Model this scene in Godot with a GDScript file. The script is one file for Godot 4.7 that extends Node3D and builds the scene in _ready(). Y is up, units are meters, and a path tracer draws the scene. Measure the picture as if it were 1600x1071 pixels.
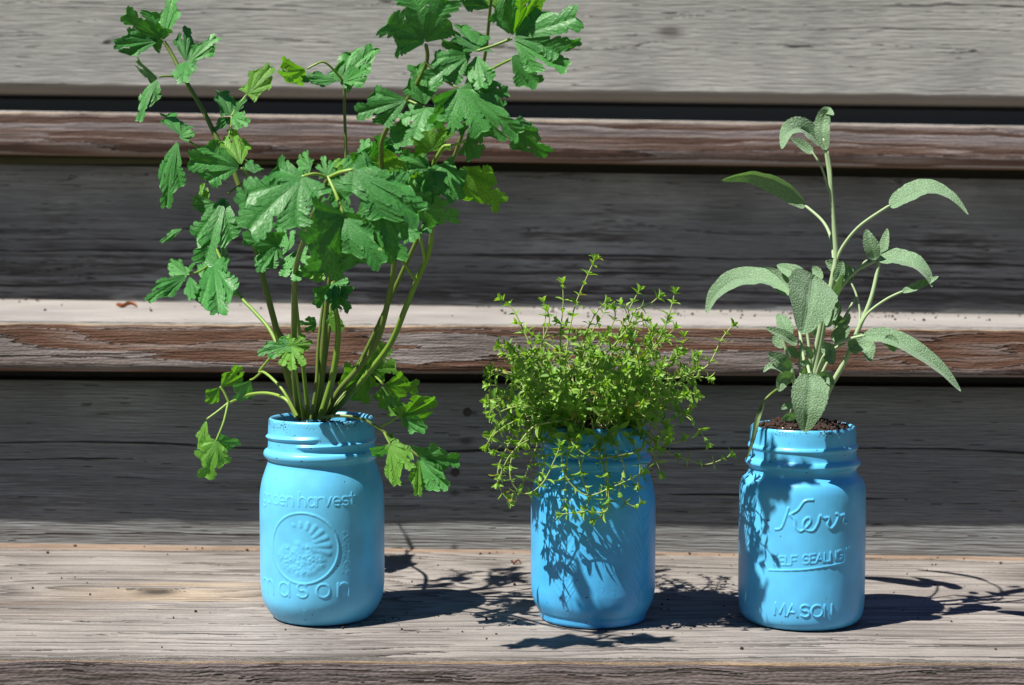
extends Node3D
# Three blue painted jars of herbs on weathered wooden steps, in full sun.
# Units are metres; the lowest visible tread lies at y = 0, the steps rise towards -z.

const F := 2700.0            # focal length of the photograph in its own pixels (1600 wide)
const EYE := Vector3(0, 0.2535, 0)
const JAR_Z := 1.12          # distance of the row of jars
var tilt := atan(182.5 / F)
var M := {}                  # materials
var rng := RandomNumberGenerator.new()


func _ready() -> void:
	var cam := Camera3D.new()
	cam.name = "camera"
	cam.fov = rad_to_deg(2.0 * atan(535.5 / F))
	cam.near = 0.05
	cam.far = 400.0
	cam.position = EYE
	cam.rotation.x = -tilt
	var lens := CameraAttributesPhysical.new()
	lens.frustum_focal_length = 12.0 * F / 535.5
	lens.frustum_focus_distance = 1.09
	lens.exposure_aperture = 11.0
	cam.attributes = lens
	add_child(cam)
	cam.make_current()

	var sky := Sky.new()
	var sm := ProceduralSkyMaterial.new()
	sm.sky_top_color = Color(0.22, 0.39, 0.72)
	sm.sky_horizon_color = Color(0.70, 0.77, 0.86)
	sm.sky_curve = 0.16
	sm.ground_horizon_color = Color(0.42, 0.43, 0.38)
	sm.ground_bottom_color = Color(0.20, 0.21, 0.17)
	sm.sun_angle_max = 12.0
	sm.energy_multiplier = 0.26
	sky.sky_material = sm
	var e := Environment.new()
	e.background_mode = Environment.BG_SKY
	e.sky = sky
	e.tonemap_mode = Environment.TONE_MAPPER_LINEAR
	e.tonemap_exposure = 1.78
	e.sdfgi_enabled = true
	e.ssao_enabled = true
	e.ssil_enabled = true
	var we := WorldEnvironment.new()
	we.name = "environment"
	we.environment = e
	add_child(we)
	var sun := DirectionalLight3D.new()
	sun.name = "sun"
	sun.light_energy = 1.6
	sun.light_color = Color(1.0, 0.975, 0.94)
	sun.light_angular_distance = 0.5
	sun.shadow_enabled = true
	add_child(sun)
	var el := deg_to_rad(56.5)
	var az := deg_to_rad(57.5)      # to the left of straight towards the viewer
	sun.look_at_from_position(Vector3(-sin(az) * cos(el), sin(el), cos(az) * cos(el)), Vector3.ZERO)

	rng.seed = 41
	make_materials()
	make_steps()
	make_jars()
	make_parsley()
	make_thyme()
	make_sage()
	make_litter()


# ---------------------------------------------------------------- helpers

func P(px: float, py: float, dist: float) -> Vector3:      # a point of the photograph at a distance (metres in -z)
	var d := Vector3((px - 800.0) / F, -(py - 535.5) / F, -1.0).rotated(Vector3.RIGHT, -tilt)
	return EYE + d * (dist / -d.z)


var lean := 0.0              # how far the stalk being built leans towards the viewer at the height of the top of the photograph


func Q(px: float, py: float, dz: float) -> Vector3:        # the same, dz metres in front of the row of jars
	return P(px, py, JAR_Z - dz - lean * clampf((655.0 - py) / 655.0, 0.0, 1.1))


func height_at(py: float, dist: float) -> float:
	return P(800, py, dist).y


func nums(s: String) -> PackedFloat64Array:
	return s.split_floats(",", false)


func path_of(s: String) -> PackedVector3Array:             # "x,y,dz x,y,dz ..."
	var out := PackedVector3Array()
	for w in s.split(" ", false):
		var n := nums(w)
		out.append(Q(n[0], n[1], n[2]))
	return out


func spline(p: PackedVector3Array, per: int) -> PackedVector3Array:
	if p.size() < 3:
		var o := PackedVector3Array()
		for k in per + 1:
			o.append(p[0].lerp(p[1], float(k) / per))
		return o
	var out := PackedVector3Array()
	for i in p.size() - 1:
		var a := p[maxi(i - 1, 0)]
		var d := p[mini(i + 2, p.size() - 1)]
		for k in per:
			out.append(p[i].cubic_interpolate(p[i + 1], a, d, float(k) / per))
	out.append(p[p.size() - 1])
	return out


func arrays_of(pts: PackedVector3Array, nu: int, nv: int, uv: PackedVector2Array, wrap := false) -> Array:
	var nor := PackedVector3Array()
	nor.resize(nu * nv)
	for v in nv:
		var v0 := maxi(v - 1, 0) * nu
		var v1 := mini(v + 1, nv - 1) * nu
		for u in nu:
			var u0 := maxi(u - 1, 0)
			var u1 := mini(u + 1, nu - 1)
			if wrap:
				if u == 0: u0 = nu - 2
				if u == nu - 1: u1 = 1
			var n := (pts[v * nu + u1] - pts[v * nu + u0]).cross(pts[v1 + u] - pts[v0 + u])
			nor[v * nu + u] = n.normalized() if n.length_squared() > 1e-24 else Vector3.UP
	var idx := PackedInt32Array()
	idx.resize((nu - 1) * (nv - 1) * 6)
	var k := 0
	for v in nv - 1:
		for u in nu - 1:
			var a := v * nu + u
			var d := a + nu
			idx[k] = a; idx[k + 1] = d; idx[k + 2] = a + 1
			idx[k + 3] = a + 1; idx[k + 4] = d; idx[k + 5] = d + 1
			k += 6
	var arr := []
	arr.resize(Mesh.ARRAY_MAX)
	arr[Mesh.ARRAY_VERTEX] = pts
	arr[Mesh.ARRAY_NORMAL] = nor
	arr[Mesh.ARRAY_TEX_UV] = uv
	arr[Mesh.ARRAY_INDEX] = idx
	return arr


func add_surface(m: ArrayMesh, arr: Array, mat: Material) -> void:
	m.add_surface_from_arrays(Mesh.PRIMITIVE_TRIANGLES, arr)
	m.surface_set_material(m.get_surface_count() - 1, mat)


func put(parent: Node, called: String, mesh: Mesh, kind := "") -> MeshInstance3D:
	var o := MeshInstance3D.new()
	o.name = called
	o.mesh = mesh
	if kind:
		o.set_meta("kind", kind)
	parent.add_child(o, true)
	return o


func thing(called: String, label: String, category: String, group := "") -> Node3D:
	var o := Node3D.new()
	o.name = called
	tag(o, label, category, group)
	add_child(o, true)
	return o


func tag(o: Node, label: String, category: String, group := "") -> void:
	o.set_meta("label", label)
	o.set_meta("category", category)
	if group:
		o.set_meta("group", group)


func tube_arrays(p: PackedVector3Array, r0: float, r1: float, sides: int, rib := 0.0) -> Array:
	var n := p.size()
	var pts := PackedVector3Array()
	var uv := PackedVector2Array()
	var x := Vector3.RIGHT
	for i in n:
		var t := (p[mini(i + 1, n - 1)] - p[maxi(i - 1, 0)]).normalized()
		x = (x - t * x.dot(t))
		if x.length() < 0.05:
			x = t.cross(Vector3.FORWARD)
		x = x.normalized()
		var y := t.cross(x)
		var f := float(i) / (n - 1)
		var r := lerpf(r0, r1, f)
		if i == n - 1: r *= 0.25
		for k in sides + 1:
			var a := TAU * k / sides
			var rr := r * (1.0 + rib * cos(a * 5.0))
			pts.append(p[i] - (x * cos(a) + y * sin(a)) * -rr)
			uv.append(Vector2(float(k) / sides, f))
	return arrays_of(pts, sides + 1, n, uv, true)


func stem(parent: Node, called: String, s: String, r0: float, r1: float, mat: Material, sides := 8) -> MeshInstance3D:
	var m := ArrayMesh.new()
	add_surface(m, tube_arrays(spline(path_of(s), 7), r0, r1, sides, 0.05), mat)
	return put(parent, called, m)


func mat(c: Color, rough: float, back := 0.0, tint := Color.WHITE) -> StandardMaterial3D:
	var m := StandardMaterial3D.new()
	m.albedo_color = c
	m.roughness = rough
	m.metallic_specular = 0.5
	if back > 0.0:
		m.backlight_enabled = true
		m.backlight = tint * back
	return m


func noise_bytes(sd: int, wn: int, hn: int, freq: float, W: int, H: int, ridged := false) -> PackedByteArray:
	var n := FastNoiseLite.new()
	n.seed = sd
	n.noise_type = FastNoiseLite.TYPE_SIMPLEX
	n.frequency = freq
	n.fractal_type = FastNoiseLite.FRACTAL_RIDGED if ridged else FastNoiseLite.FRACTAL_FBM
	n.fractal_octaves = 3
	var im := n.get_image(wn, hn, false, false, true)
	im.resize(W, H, Image.INTERPOLATE_CUBIC)
	im.convert(Image.FORMAT_L8)
	return im.get_data()


func stroke(buf: PackedFloat32Array, W: int, H: int, a: Vector2, b: Vector2, r: float, amp: float) -> void:
	var x0 := clampi(int(minf(a.x, b.x) - r), 0, W - 1)
	var x1 := clampi(int(maxf(a.x, b.x) + r) + 1, 0, W - 1)
	var y0 := clampi(int(minf(a.y, b.y) - r), 0, H - 1)
	var y1 := clampi(int(maxf(a.y, b.y) + r) + 1, 0, H - 1)
	var ab := b - a
	var l := maxf(ab.length_squared(), 1e-9)
	for y in range(y0, y1 + 1):
		for x in range(x0, x1 + 1):
			var p := Vector2(x, y) - a
			var d := (p - ab * clampf(p.dot(ab) / l, 0, 1)).length()
			if d < r:
				var v := amp * (0.5 + 0.5 * cos(PI * d / r))
				var i := y * W + x
				if v > buf[i]:
					buf[i] = v


# ---------------------------------------------------------------- materials

func tex(im: Image) -> ImageTexture:
	im.generate_mipmaps()
	return ImageTexture.create_from_image(im)


# One board face: grain rings bent round knots, fibres, weathering, checks. Fills d.color and d.relief (images).
func wood(d: Dictionary) -> void:
	var W: int = d.get("w", 2048)
	var H: int = d.get("h", 384)
	var sd: int = d.seed
	var wid: float = d.wid
	var length := 1.4
	var lo := noise_bytes(sd, 48, 12, 0.06, W, H)
	var md := noise_bytes(sd + 1, 44, H, 0.05, W, H)
	var fi := noise_bytes(sd + 2, W / 14, H, 0.22, W, H)
	var sk := noise_bytes(sd + 3, 240, maxi(int(240 * wid / length), 12), 0.035, W, H)
	var cr := noise_bytes(sd + 4, W / 22, H, d.get("crack_freq", 0.07), W, H, true)
	var gr := noise_bytes(sd + 5, W / int(d.get("flake", 2)), H, 0.3, W, H)
	var base: Color = d.base
	var late: Color = d.late
	var dark: Color = d.get("dark", Color(0.13, 0.12, 0.12))
	var worn: Color = d.get("worn", dark)
	var wear: float = d.get("wear", 0.0)
	var inv: float = 1.0 / float(d.ring)
	var kwarp: float = float(d.warp) / 128.0
	var kvar: float = float(d.get("vary", 0.6)) / 128.0
	var ringk: float = d.ringk
	var fibk: float = d.fibre
	var blot: float = d.get("blotch", 0.08)
	var grain: float = d.get("grain", 0.04)
	var cthr: float = d.get("crack", 246.0)
	var wlow: float = d.get("wear_low", 0.0)
	var flake_relief: float = 0.3 if d.has("flake") else 0.16
	var slope: float = d.get("slope", 0.0)
	var tw: float = d.get("two", 0.0)
	var twoc: Color = d.get("twoc", base)
	var knots: Array = d.get("knots", [])
	var tints: Array = d.get("tints", [])
	var splits: Array = d.get("splits", [])
	var cath: Array = d.get("cath", [])
	var amp := PackedFloat32Array()
	var tone := PackedFloat32Array()
	var line := PackedFloat32Array()
	var r := RandomNumberGenerator.new()
	r.seed = sd * 7 + 3
	for i in 256:
		amp.append(0.35 + 0.65 * r.randf())
		tone.append(1.0 if r.randf() < 0.55 else 0.15 * r.randf())
		line.append(1.0 if r.randf() < float(d.get("lines", 0.15)) else 0.0)
	var col := PackedByteArray()
	col.resize(W * H * 3)
	var rel := PackedByteArray()
	rel.resize(W * H)
	for y in H:
		var v := (y + 0.5) / H * wid
		for x in W:
			var i := y * W + x
			var u := (x + 0.5) / W * length
			var R := v + (lo[i] - 128) * kwarp + slope * u
			if cath:
				var du: float = (u - float(cath[0])) / float(cath[2])
				var dv: float = v - float(cath[1]) + (lo[i] - 128) * kwarp
				var c: float = float(cath[3]) * (1.0 - exp(-du * du))
				R = sqrt(dv * dv + c * c) + (0.35 if dv > 0 else 0.0)
			var heart := 0.0
			for k in knots:
				var du: float = (u - float(k[0])) / float(k[3])
				if absf(du) < 4.0 * float(k[2]):
					var dv: float = v - float(k[1])
					var q := sqrt(du * du + dv * dv) / float(k[2])
					R += signf(dv) * float(k[2]) * 0.9 * exp(-q)
					if q < 1.0:
						heart = maxf(heart, 1.0 - q)
			var ph := R * inv + (md[i] - 128) * kvar
			var ri := int(floor(ph))
			var f := ph - ri
			var j := ri & 255
			var lt := f * f * amp[j]
			if f > 0.92:
				lt *= (1.0 - f) * 12.5
			var fb := (fi[i] - 128) / 128.0
			var bl := (sk[i] - 128) / 128.0
			var cc := base
			if tw > 0.0:
				cc = base.lerp(twoc, tw * tone[j] * clampf(0.25 + f * 1.2, 0, 1))
			cc = cc.lerp(late, clampf(lt * ringk * (1.0 + 0.5 * fb), 0, 1))
			for t in tints:
				var e: float = v + (md[i] - 128) / 128.0 * float(t[4]) + fb * 0.001
				var s := smoothstep(float(t[0]) - 0.002, float(t[0]) + 0.002, e) * (1.0 - smoothstep(float(t[1]) - 0.002, float(t[1]) + 0.002, e)) * float(t[3])
				if t.size() > 5:
					s *= smoothstep(float(t[5]) - 0.05, float(t[5]) + 0.05, u) * (1.0 - smoothstep(float(t[6]) - 0.05, float(t[6]) + 0.05, u))
				if s > 0.0:
					cc = cc.lerp(t[2], s)
			var m := 1.0 + fb * fibk + bl * blot + (gr[i] - 128) / 128.0 * grain
			var wr := 0.0
			if wear > 0.0:
				var zone := smoothstep(0.15, 0.75, 0.45 + wlow * (v / wid - 0.5) + bl * 0.45)
				wr = wear * zone * smoothstep(-0.25, 0.45, (md[i] - 128) / 128.0 * 0.7 + fb * 0.6)
				cc = cc.lerp(worn, wr)
			if heart > 0.0:
				cc = cc.lerp(dark.lerp(late, 0.5), clampf(heart * heart * 1.3 + fb * 0.15, 0, 0.7))
			var ck := smoothstep(cthr, cthr + 9.0, cr[i] + bl * 10.0 + wr * 8.0)
			if line[j] > 0.0 and f > 0.955 + 0.03 * bl:
				ck = maxf(ck, 0.85)
			for q in splits:
				if u > float(q[1]) and u < float(q[2]):
					var off := absf(v - float(q[0]) + (lo[i] - 128) / 128.0 * 0.005 + fb * 0.0005)
					var wide: float = float(q[3]) * (0.6 + 0.4 * bl) * smoothstep(0.0, 0.06, minf(u - float(q[1]), float(q[2]) - u))
					if off < wide * 2.0:
						ck = maxf(ck, 1.0 - smoothstep(wide * 0.6, wide * 2.0, off))
			cc = cc.lerp(dark, ck * 0.85)
			col[i * 3] = clampi(int(cc.r * m * 255.0), 0, 255)
			col[i * 3 + 1] = clampi(int(cc.g * m * 255.0), 0, 255)
			col[i * 3 + 2] = clampi(int(cc.b * m * 255.0), 0, 255)
			rel[i] = clampi(int(140.0 + lt * ringk * 60.0 + fb * 38.0 + bl * 10.0 + (gr[i] - 128) * float(flake_relief) - ck * 120.0 - wr * 25.0), 0, 255)
	d.color = Image.create_from_data(W, H, false, Image.FORMAT_RGB8, col)
	d.relief = Image.create_from_data(W, H, false, Image.FORMAT_L8, rel)


func make_materials() -> void:
	var grey := Color(0.525, 0.54, 0.54)
	var boards := {
		"tread_top": {"seed": 11, "h": 512, "wid": 0.33, "base": Color(0.565, 0.545, 0.525), "late": Color(0.25, 0.23, 0.22), "ring": 0.0085, "warp": 0.006, "vary": 0.7, "ringk": 1.0, "fibre": 0.09, "blotch": 0.09, "crack": 241.0, "lines": 0.24,
			"splits": [[0.214, 0.44, 0.56, 0.0007], [0.185, 0.46, 0.50, 0.0012], [0.232, 0.30, 0.62, 0.0005], [0.262, 0.55, 1.25, 0.0006], [0.248, 0.75, 1.05, 0.0005], [0.292, 0.30, 0.75, 0.0005], [0.045, 0.30, 0.40, 0.0007]], "cath": [0.452, 0.128, 0.22, 0.075], "knots": [[0.455, 0.130, 0.010, 2.2]],
			"tints": [[-0.1, 0.026, Color(0.55, 0.44, 0.35), 0.55, 0.012], [0.112, 0.148, Color(0.70, 0.60, 0.47), 0.40, 0.02, 0.40, 0.52], [0.168, 0.185, Color(0.42, 0.37, 0.33), 0.55, 0.03, 0.26, 0.42], [0.312, 0.4, Color(0.66, 0.55, 0.42), 0.7, 0.022]]},
		"middle_top": {"seed": 23, "h": 384, "wid": 0.33, "base": Color(0.60, 0.59, 0.575), "late": Color(0.50, 0.45, 0.42), "ring": 0.012, "warp": 0.012, "vary": 0.8, "ringk": 0.5, "fibre": 0.05, "crack": 248.0,
			"tints": [[0.318, 0.4, Color(0.76, 0.64, 0.46), 0.6, 0.012]]},
		"nose_low": {"seed": 37, "w": 2048, "h": 96, "wid": 0.045, "base": Color(0.50, 0.465, 0.47), "late": Color(0.25, 0.22, 0.225), "ring": 0.0125, "warp": 0.011, "vary": 1.1, "ringk": 1.0, "fibre": 0.13, "grain": 0.16, "slope": -0.012, "crack": 247.0, "lines": 0.2, "two": 0.35, "twoc": Color(0.36, 0.29, 0.27)},
		"nose_middle": {"seed": 53, "w": 2048, "h": 112, "wid": 0.045, "base": Color(0.53, 0.50, 0.495), "late": Color(0.25, 0.18, 0.15), "ring": 0.0125, "warp": 0.016, "vary": 0.45, "ringk": 0.55, "fibre": 0.05, "grain": 0.10, "slope": -0.016, "crack": 252.0, "lines": 0.38, "two": 1.0, "twoc": Color(0.42, 0.305, 0.245)},
		"nose_high": {"seed": 71, "w": 2048, "h": 112, "wid": 0.045, "base": Color(0.56, 0.54, 0.545), "late": Color(0.25, 0.19, 0.18), "ring": 0.0072, "warp": 0.006, "vary": 0.4, "ringk": 0.8, "fibre": 0.05, "grain": 0.10, "slope": 0.002, "crack": 250.0, "lines": 0.15, "two": 1.0, "twoc": Color(0.39, 0.305, 0.26)},
		"riser_low": {"seed": 83, "h": 320, "wid": 0.17, "base": grey, "late": Color(0.40, 0.395, 0.39), "ring": 0.015, "warp": 0.012, "ringk": 0.25, "fibre": 0.05, "blotch": 0.10, "crack": 226.0, "wear": 0.5, "worn": Color(0.32, 0.31, 0.30), "wear_low": 0.5, "splits": [[0.061, 0.0, 1.4, 0.0010], [0.078, 0.0, 0.42, 0.0008], [0.108, 0.80, 1.02, 0.0012], [0.148, 0.28, 0.60, 0.0006]], "lines": 0.12, "flake": 40, "knots": [[0.664, 0.055, 0.0065, 1.3], [0.655, 0.105, 0.005, 1.3], [0.655, 0.158, 0.005, 1.0]]},
		"riser_middle": {"seed": 97, "h": 320, "wid": 0.17, "base": Color(0.50, 0.515, 0.515), "late": Color(0.27, 0.26, 0.255), "ring": 0.012, "warp": 0.012, "ringk": 0.4, "fibre": 0.06, "blotch": 0.16, "crack": 226.0, "wear": 0.85, "worn": Color(0.23, 0.22, 0.215), "wear_low": 1.1, "splits": [[0.098, 0.0, 1.4, 0.0011], [0.118, 0.35, 1.1, 0.0009], [0.070, 0.85, 1.3, 0.0008], [0.140, 0.1, 0.9, 0.0009], [0.084, 0.2, 0.6, 0.0007]], "lines": 0.3, "flake": 40},
		"riser_high": {"seed": 113, "h": 512, "wid": 0.29, "base": Color(0.60, 0.605, 0.59), "late": Color(0.46, 0.445, 0.43), "ring": 0.009, "warp": 0.008, "ringk": 0.3, "fibre": 0.075, "blotch": 0.08, "flake": 40, "grain": 0.06, "crack": 228.0, "crack_freq": 0.13, "wear": 0.35, "worn": Color(0.40, 0.375, 0.36), "wear_low": -0.9, "splits": [[0.186, 0.80, 1.25, 0.0009], [0.200, 0.95, 1.35, 0.0007], [0.212, 0.2, 0.5, 0.0006], [0.245, 0.55, 0.85, 0.0005], [0.192, 0.15, 0.45, 0.0007], [0.224, 0.9, 1.2, 0.0005]], "lines": 0.14, "knots": [[0.854, 0.229, 0.011, 2.0], [0.578, 0.198, 0.009, 1.5]]},
	}
	var jobs := []
	for k in boards:
		jobs.append(WorkerThreadPool.add_task(wood.bind(boards[k])))
	make_leaf_materials()
	for j in jobs:
		WorkerThreadPool.wait_for_task_completion(j)
	var fibres := fibre_tile()
	for k in boards:
		var m := StandardMaterial3D.new()
		m.resource_name = k
		m.albedo_texture = tex(boards[k].color)
		m.roughness = 0.78
		m.metallic_specular = 0.35
		m.heightmap_enabled = true
		m.heightmap_texture = tex(boards[k].relief)
		m.heightmap_scale = 0.16
		m.detail_enabled = true
		m.detail_albedo = fibres
		m.detail_blend_mode = BaseMaterial3D.BLEND_MODE_MUL
		m.detail_uv_layer = BaseMaterial3D.DETAIL_UV_2
		m.uv2_triplanar = true
		m.uv2_world_triplanar = true
		m.uv2_scale = Vector3(4.3, 4.3, 4.3)
		M[k] = m
	M.raw = mat(Color(0.44, 0.36, 0.29), 0.85)
	M.raw_grey = mat(Color(0.42, 0.40, 0.37), 0.85)
	M.nail = mat(Color(0.22, 0.20, 0.19), 0.55)
	M.backing = mat(Color(0.40, 0.44, 0.49), 0.8)
	M.ground = mat(Color(0.36, 0.38, 0.24), 0.95)


func fibre_tile() -> ImageTexture:      # fine weathered fibres, raised grain and pits along the boards; 23 cm a side
	var S := 1024
	var out := PackedByteArray()
	out.resize(S * S * 3)
	var layers := []
	for q in [[56, 0.30, 61], [24, 0.22, 62], [160, 0.35, 63]]:
		var n := FastNoiseLite.new()
		n.seed = q[2]
		n.frequency = q[1]
		n.fractal_octaves = 2
		var im := n.get_seamless_image(q[0], S, false, false, 0.1, true)
		im.resize(S, S, Image.INTERPOLATE_CUBIC)
		im.convert(Image.FORMAT_L8)
		layers.append(im.get_data())
	var a: PackedByteArray = layers[0]
	var b: PackedByteArray = layers[1]
	var c: PackedByteArray = layers[2]
	for i in S * S:
		var v := 0.97 + (a[i] - 128) / 128.0 * 0.10 + (b[i] - 128) / 128.0 * 0.08
		v -= 0.42 * smoothstep(196.0, 232.0, b[i] * 0.55 + a[i] * 0.45) + 0.30 * smoothstep(200.0, 235.0, c[i])
		var k := clampi(int(v * 255.0), 0, 255)
		out[i * 3] = k
		out[i * 3 + 1] = k
		out[i * 3 + 2] = k
	return tex(Image.create_from_data(S, S, false, Image.FORMAT_RGB8, out))


func make_leaf_materials() -> void:
	# parsley: a lobe with its midrib and side veins, lighter and sunk, and a fine net between
	var W := 160
	var H := 320
	var buf := PackedFloat32Array()
	buf.resize(W * H)
	stroke(buf, W, H, Vector2(W * 0.5, 0), Vector2(W * 0.5, H * 0.55), 4.0, 1.0)
	stroke(buf, W, H, Vector2(W * 0.5, H * 0.55), Vector2(W * 0.5, H * 0.97), 2.6, 0.8)
	for k in 8:
		var y := H * (0.10 + 0.105 * k)
		for sd in [-1.0, 1.0]:
			var a := Vector2(W * 0.5, y + sd * 5.0)
			var e := Vector2(W * (0.5 + sd * 0.46), y + H * 0.055 + sd * 5.0)
			stroke(buf, W, H, a, e, 2.4, 0.6)
			for g in 3:
				var q := a.lerp(e, 0.3 + 0.22 * g)
				stroke(buf, W, H, q, q + Vector2(sd * 7.0, 14.0), 1.5, 0.35)
				stroke(buf, W, H, q, q + Vector2(sd * 9.0, -8.0), 1.5, 0.3)
	var nb := noise_bytes(200, 60, 120, 0.12, W, H)
	var rel := PackedByteArray()
	rel.resize(W * H)
	for i in W * H:
		rel[i] = clampi(int(170 - buf[i] * 110 + (nb[i] - 128) * 0.45), 0, 255)
	var hi := tex(Image.create_from_data(W, H, false, Image.FORMAT_L8, rel))
	var tones := [[Color(0.295, 0.59, 0.265), Color(0.55, 0.75, 0.50)], [Color(0.25, 0.54, 0.235), Color(0.49, 0.70, 0.45)], [Color(0.45, 0.69, 0.24), Color(0.62, 0.78, 0.42)]]
	for k in 3:
		var col := PackedByteArray()
		col.resize(W * H * 3)
		for i in W * H:
			var c: Color = tones[k][0].lerp(tones[k][1], clampf(buf[i] * 0.6, 0, 1)) * (1.0 + (nb[i] - 128) / 128.0 * 0.13)
			col[i * 3] = clampi(int(c.r * 255), 0, 255)
			col[i * 3 + 1] = clampi(int(c.g * 255), 0, 255)
			col[i * 3 + 2] = clampi(int(c.b * 255), 0, 255)
		var m := mat(Color.WHITE, 0.44, 1.0 if k == 2 else 0.85, Color(0.95, 1.0, 0.42))
		m.albedo_texture = tex(Image.create_from_data(W, H, false, Image.FORMAT_RGB8, col))
		m.rim_enabled = true
		m.rim = 0.25
		m.rim_tint = 0.4
		m.heightmap_enabled = true
		m.heightmap_texture = hi
		m.heightmap_scale = 0.03
		M["parsley_%d" % k] = m
	# sage: pebbled, felted surface
	var cn := FastNoiseLite.new()
	cn.noise_type = FastNoiseLite.TYPE_CELLULAR
	cn.seed = 5
	cn.frequency = 0.075
	cn.cellular_return_type = FastNoiseLite.RETURN_DISTANCE
	var ci := cn.get_seamless_image(256, 256, true, false, 0.1, true)
	ci.convert(Image.FORMAT_L8)
	var cb := ci.get_data()
	var sc := PackedByteArray()
	sc.resize(256 * 256 * 3)
	for i in 256 * 256:
		var c := Color(0.52, 0.635, 0.51).lerp(Color(0.40, 0.545, 0.375), smoothstep(170.0, 60.0, 255.0 - cb[i]))
		sc[i * 3] = int(c.r * 255)
		sc[i * 3 + 1] = int(c.g * 255)
		sc[i * 3 + 2] = int(c.b * 255)
	var sage := mat(Color.WHITE, 0.7, 0.75, Color(0.85, 1.0, 0.45))
	sage.albedo_texture = tex(Image.create_from_data(256, 256, false, Image.FORMAT_RGB8, sc))
	sage.heightmap_enabled = true
	sage.heightmap_texture = tex(ci)
	sage.heightmap_scale = 0.05
	sage.rim_enabled = true
	sage.rim = 0.6
	sage.rim_tint = 0.3
	M.sage = sage
	M.sage_stem = mat(Color(0.58, 0.67, 0.50), 0.7)
	M.sage_stem.rim_enabled = true
	M.sage_stem.rim = 0.5
	M.sage_dry = mat(Color(0.37, 0.46, 0.29), 0.85)
	M.stalk = mat(Color(0.42, 0.55, 0.20), 0.42)
	M.stalk_dark = mat(Color(0.37, 0.45, 0.19), 0.45)
	M.stalk_light = mat(Color(0.50, 0.62, 0.26), 0.42)
	for k in 4:
		var c: Color = [Color(0.52, 0.69, 0.29), Color(0.61, 0.77, 0.36), Color(0.44, 0.62, 0.26), Color(0.60, 0.60, 0.26)][k]
		M["thyme_%d" % k] = leafy(c)
	M.thyme_stem = mat(Color(0.57, 0.63, 0.36), 0.6)
	M.thyme_wood = mat(Color(0.48, 0.36, 0.24), 0.7)
	M.soil = mat(Color(0.16, 0.115, 0.085), 0.95)
	M.crumb = mat(Color(0.20, 0.13, 0.09), 0.95)
	M.perlite = mat(Color(0.8, 0.78, 0.72), 0.9)


func leafy(c: Color) -> StandardMaterial3D:      # a plain colour that also shines through the blade (a texture, so that both take it)
	var im := Image.create(4, 4, false, Image.FORMAT_RGB8)
	im.fill(c)
	var m := mat(Color.WHITE, 0.5, 1.0, Color(0.95, 1.0, 0.4))
	m.albedo_texture = tex(im)
	return m




# ---------------------------------------------------------------- the steps

var low := {}      # the tread that the jars stand on


func tread_data(zn: float, zb: float, nose_l: float, nose_r: float, back_l: float, back_r: float) -> Dictionary:
	var hn := 800.0 / F * zn
	var hb := 800.0 / F * zb
	var nl := height_at(nose_l, zn)
	var nr := height_at(nose_r, zn)
	var bl := height_at(back_l, zb)
	var br := height_at(back_r, zb)
	return {"zn": zn, "zb": zb, "n0": (nl + nr) / 2, "n1": (nr - nl) / (2 * hn), "b0": (bl + br) / 2, "b1": (br - bl) / (2 * hb)}


func tread_y(t: Dictionary, x: float, dist: float) -> float:
	var s := (dist - float(t.zn)) / (float(t.zb) - float(t.zn))
	return lerpf(float(t.n0) + float(t.n1) * x, float(t.b0) + float(t.b1) * x, s)


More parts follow.
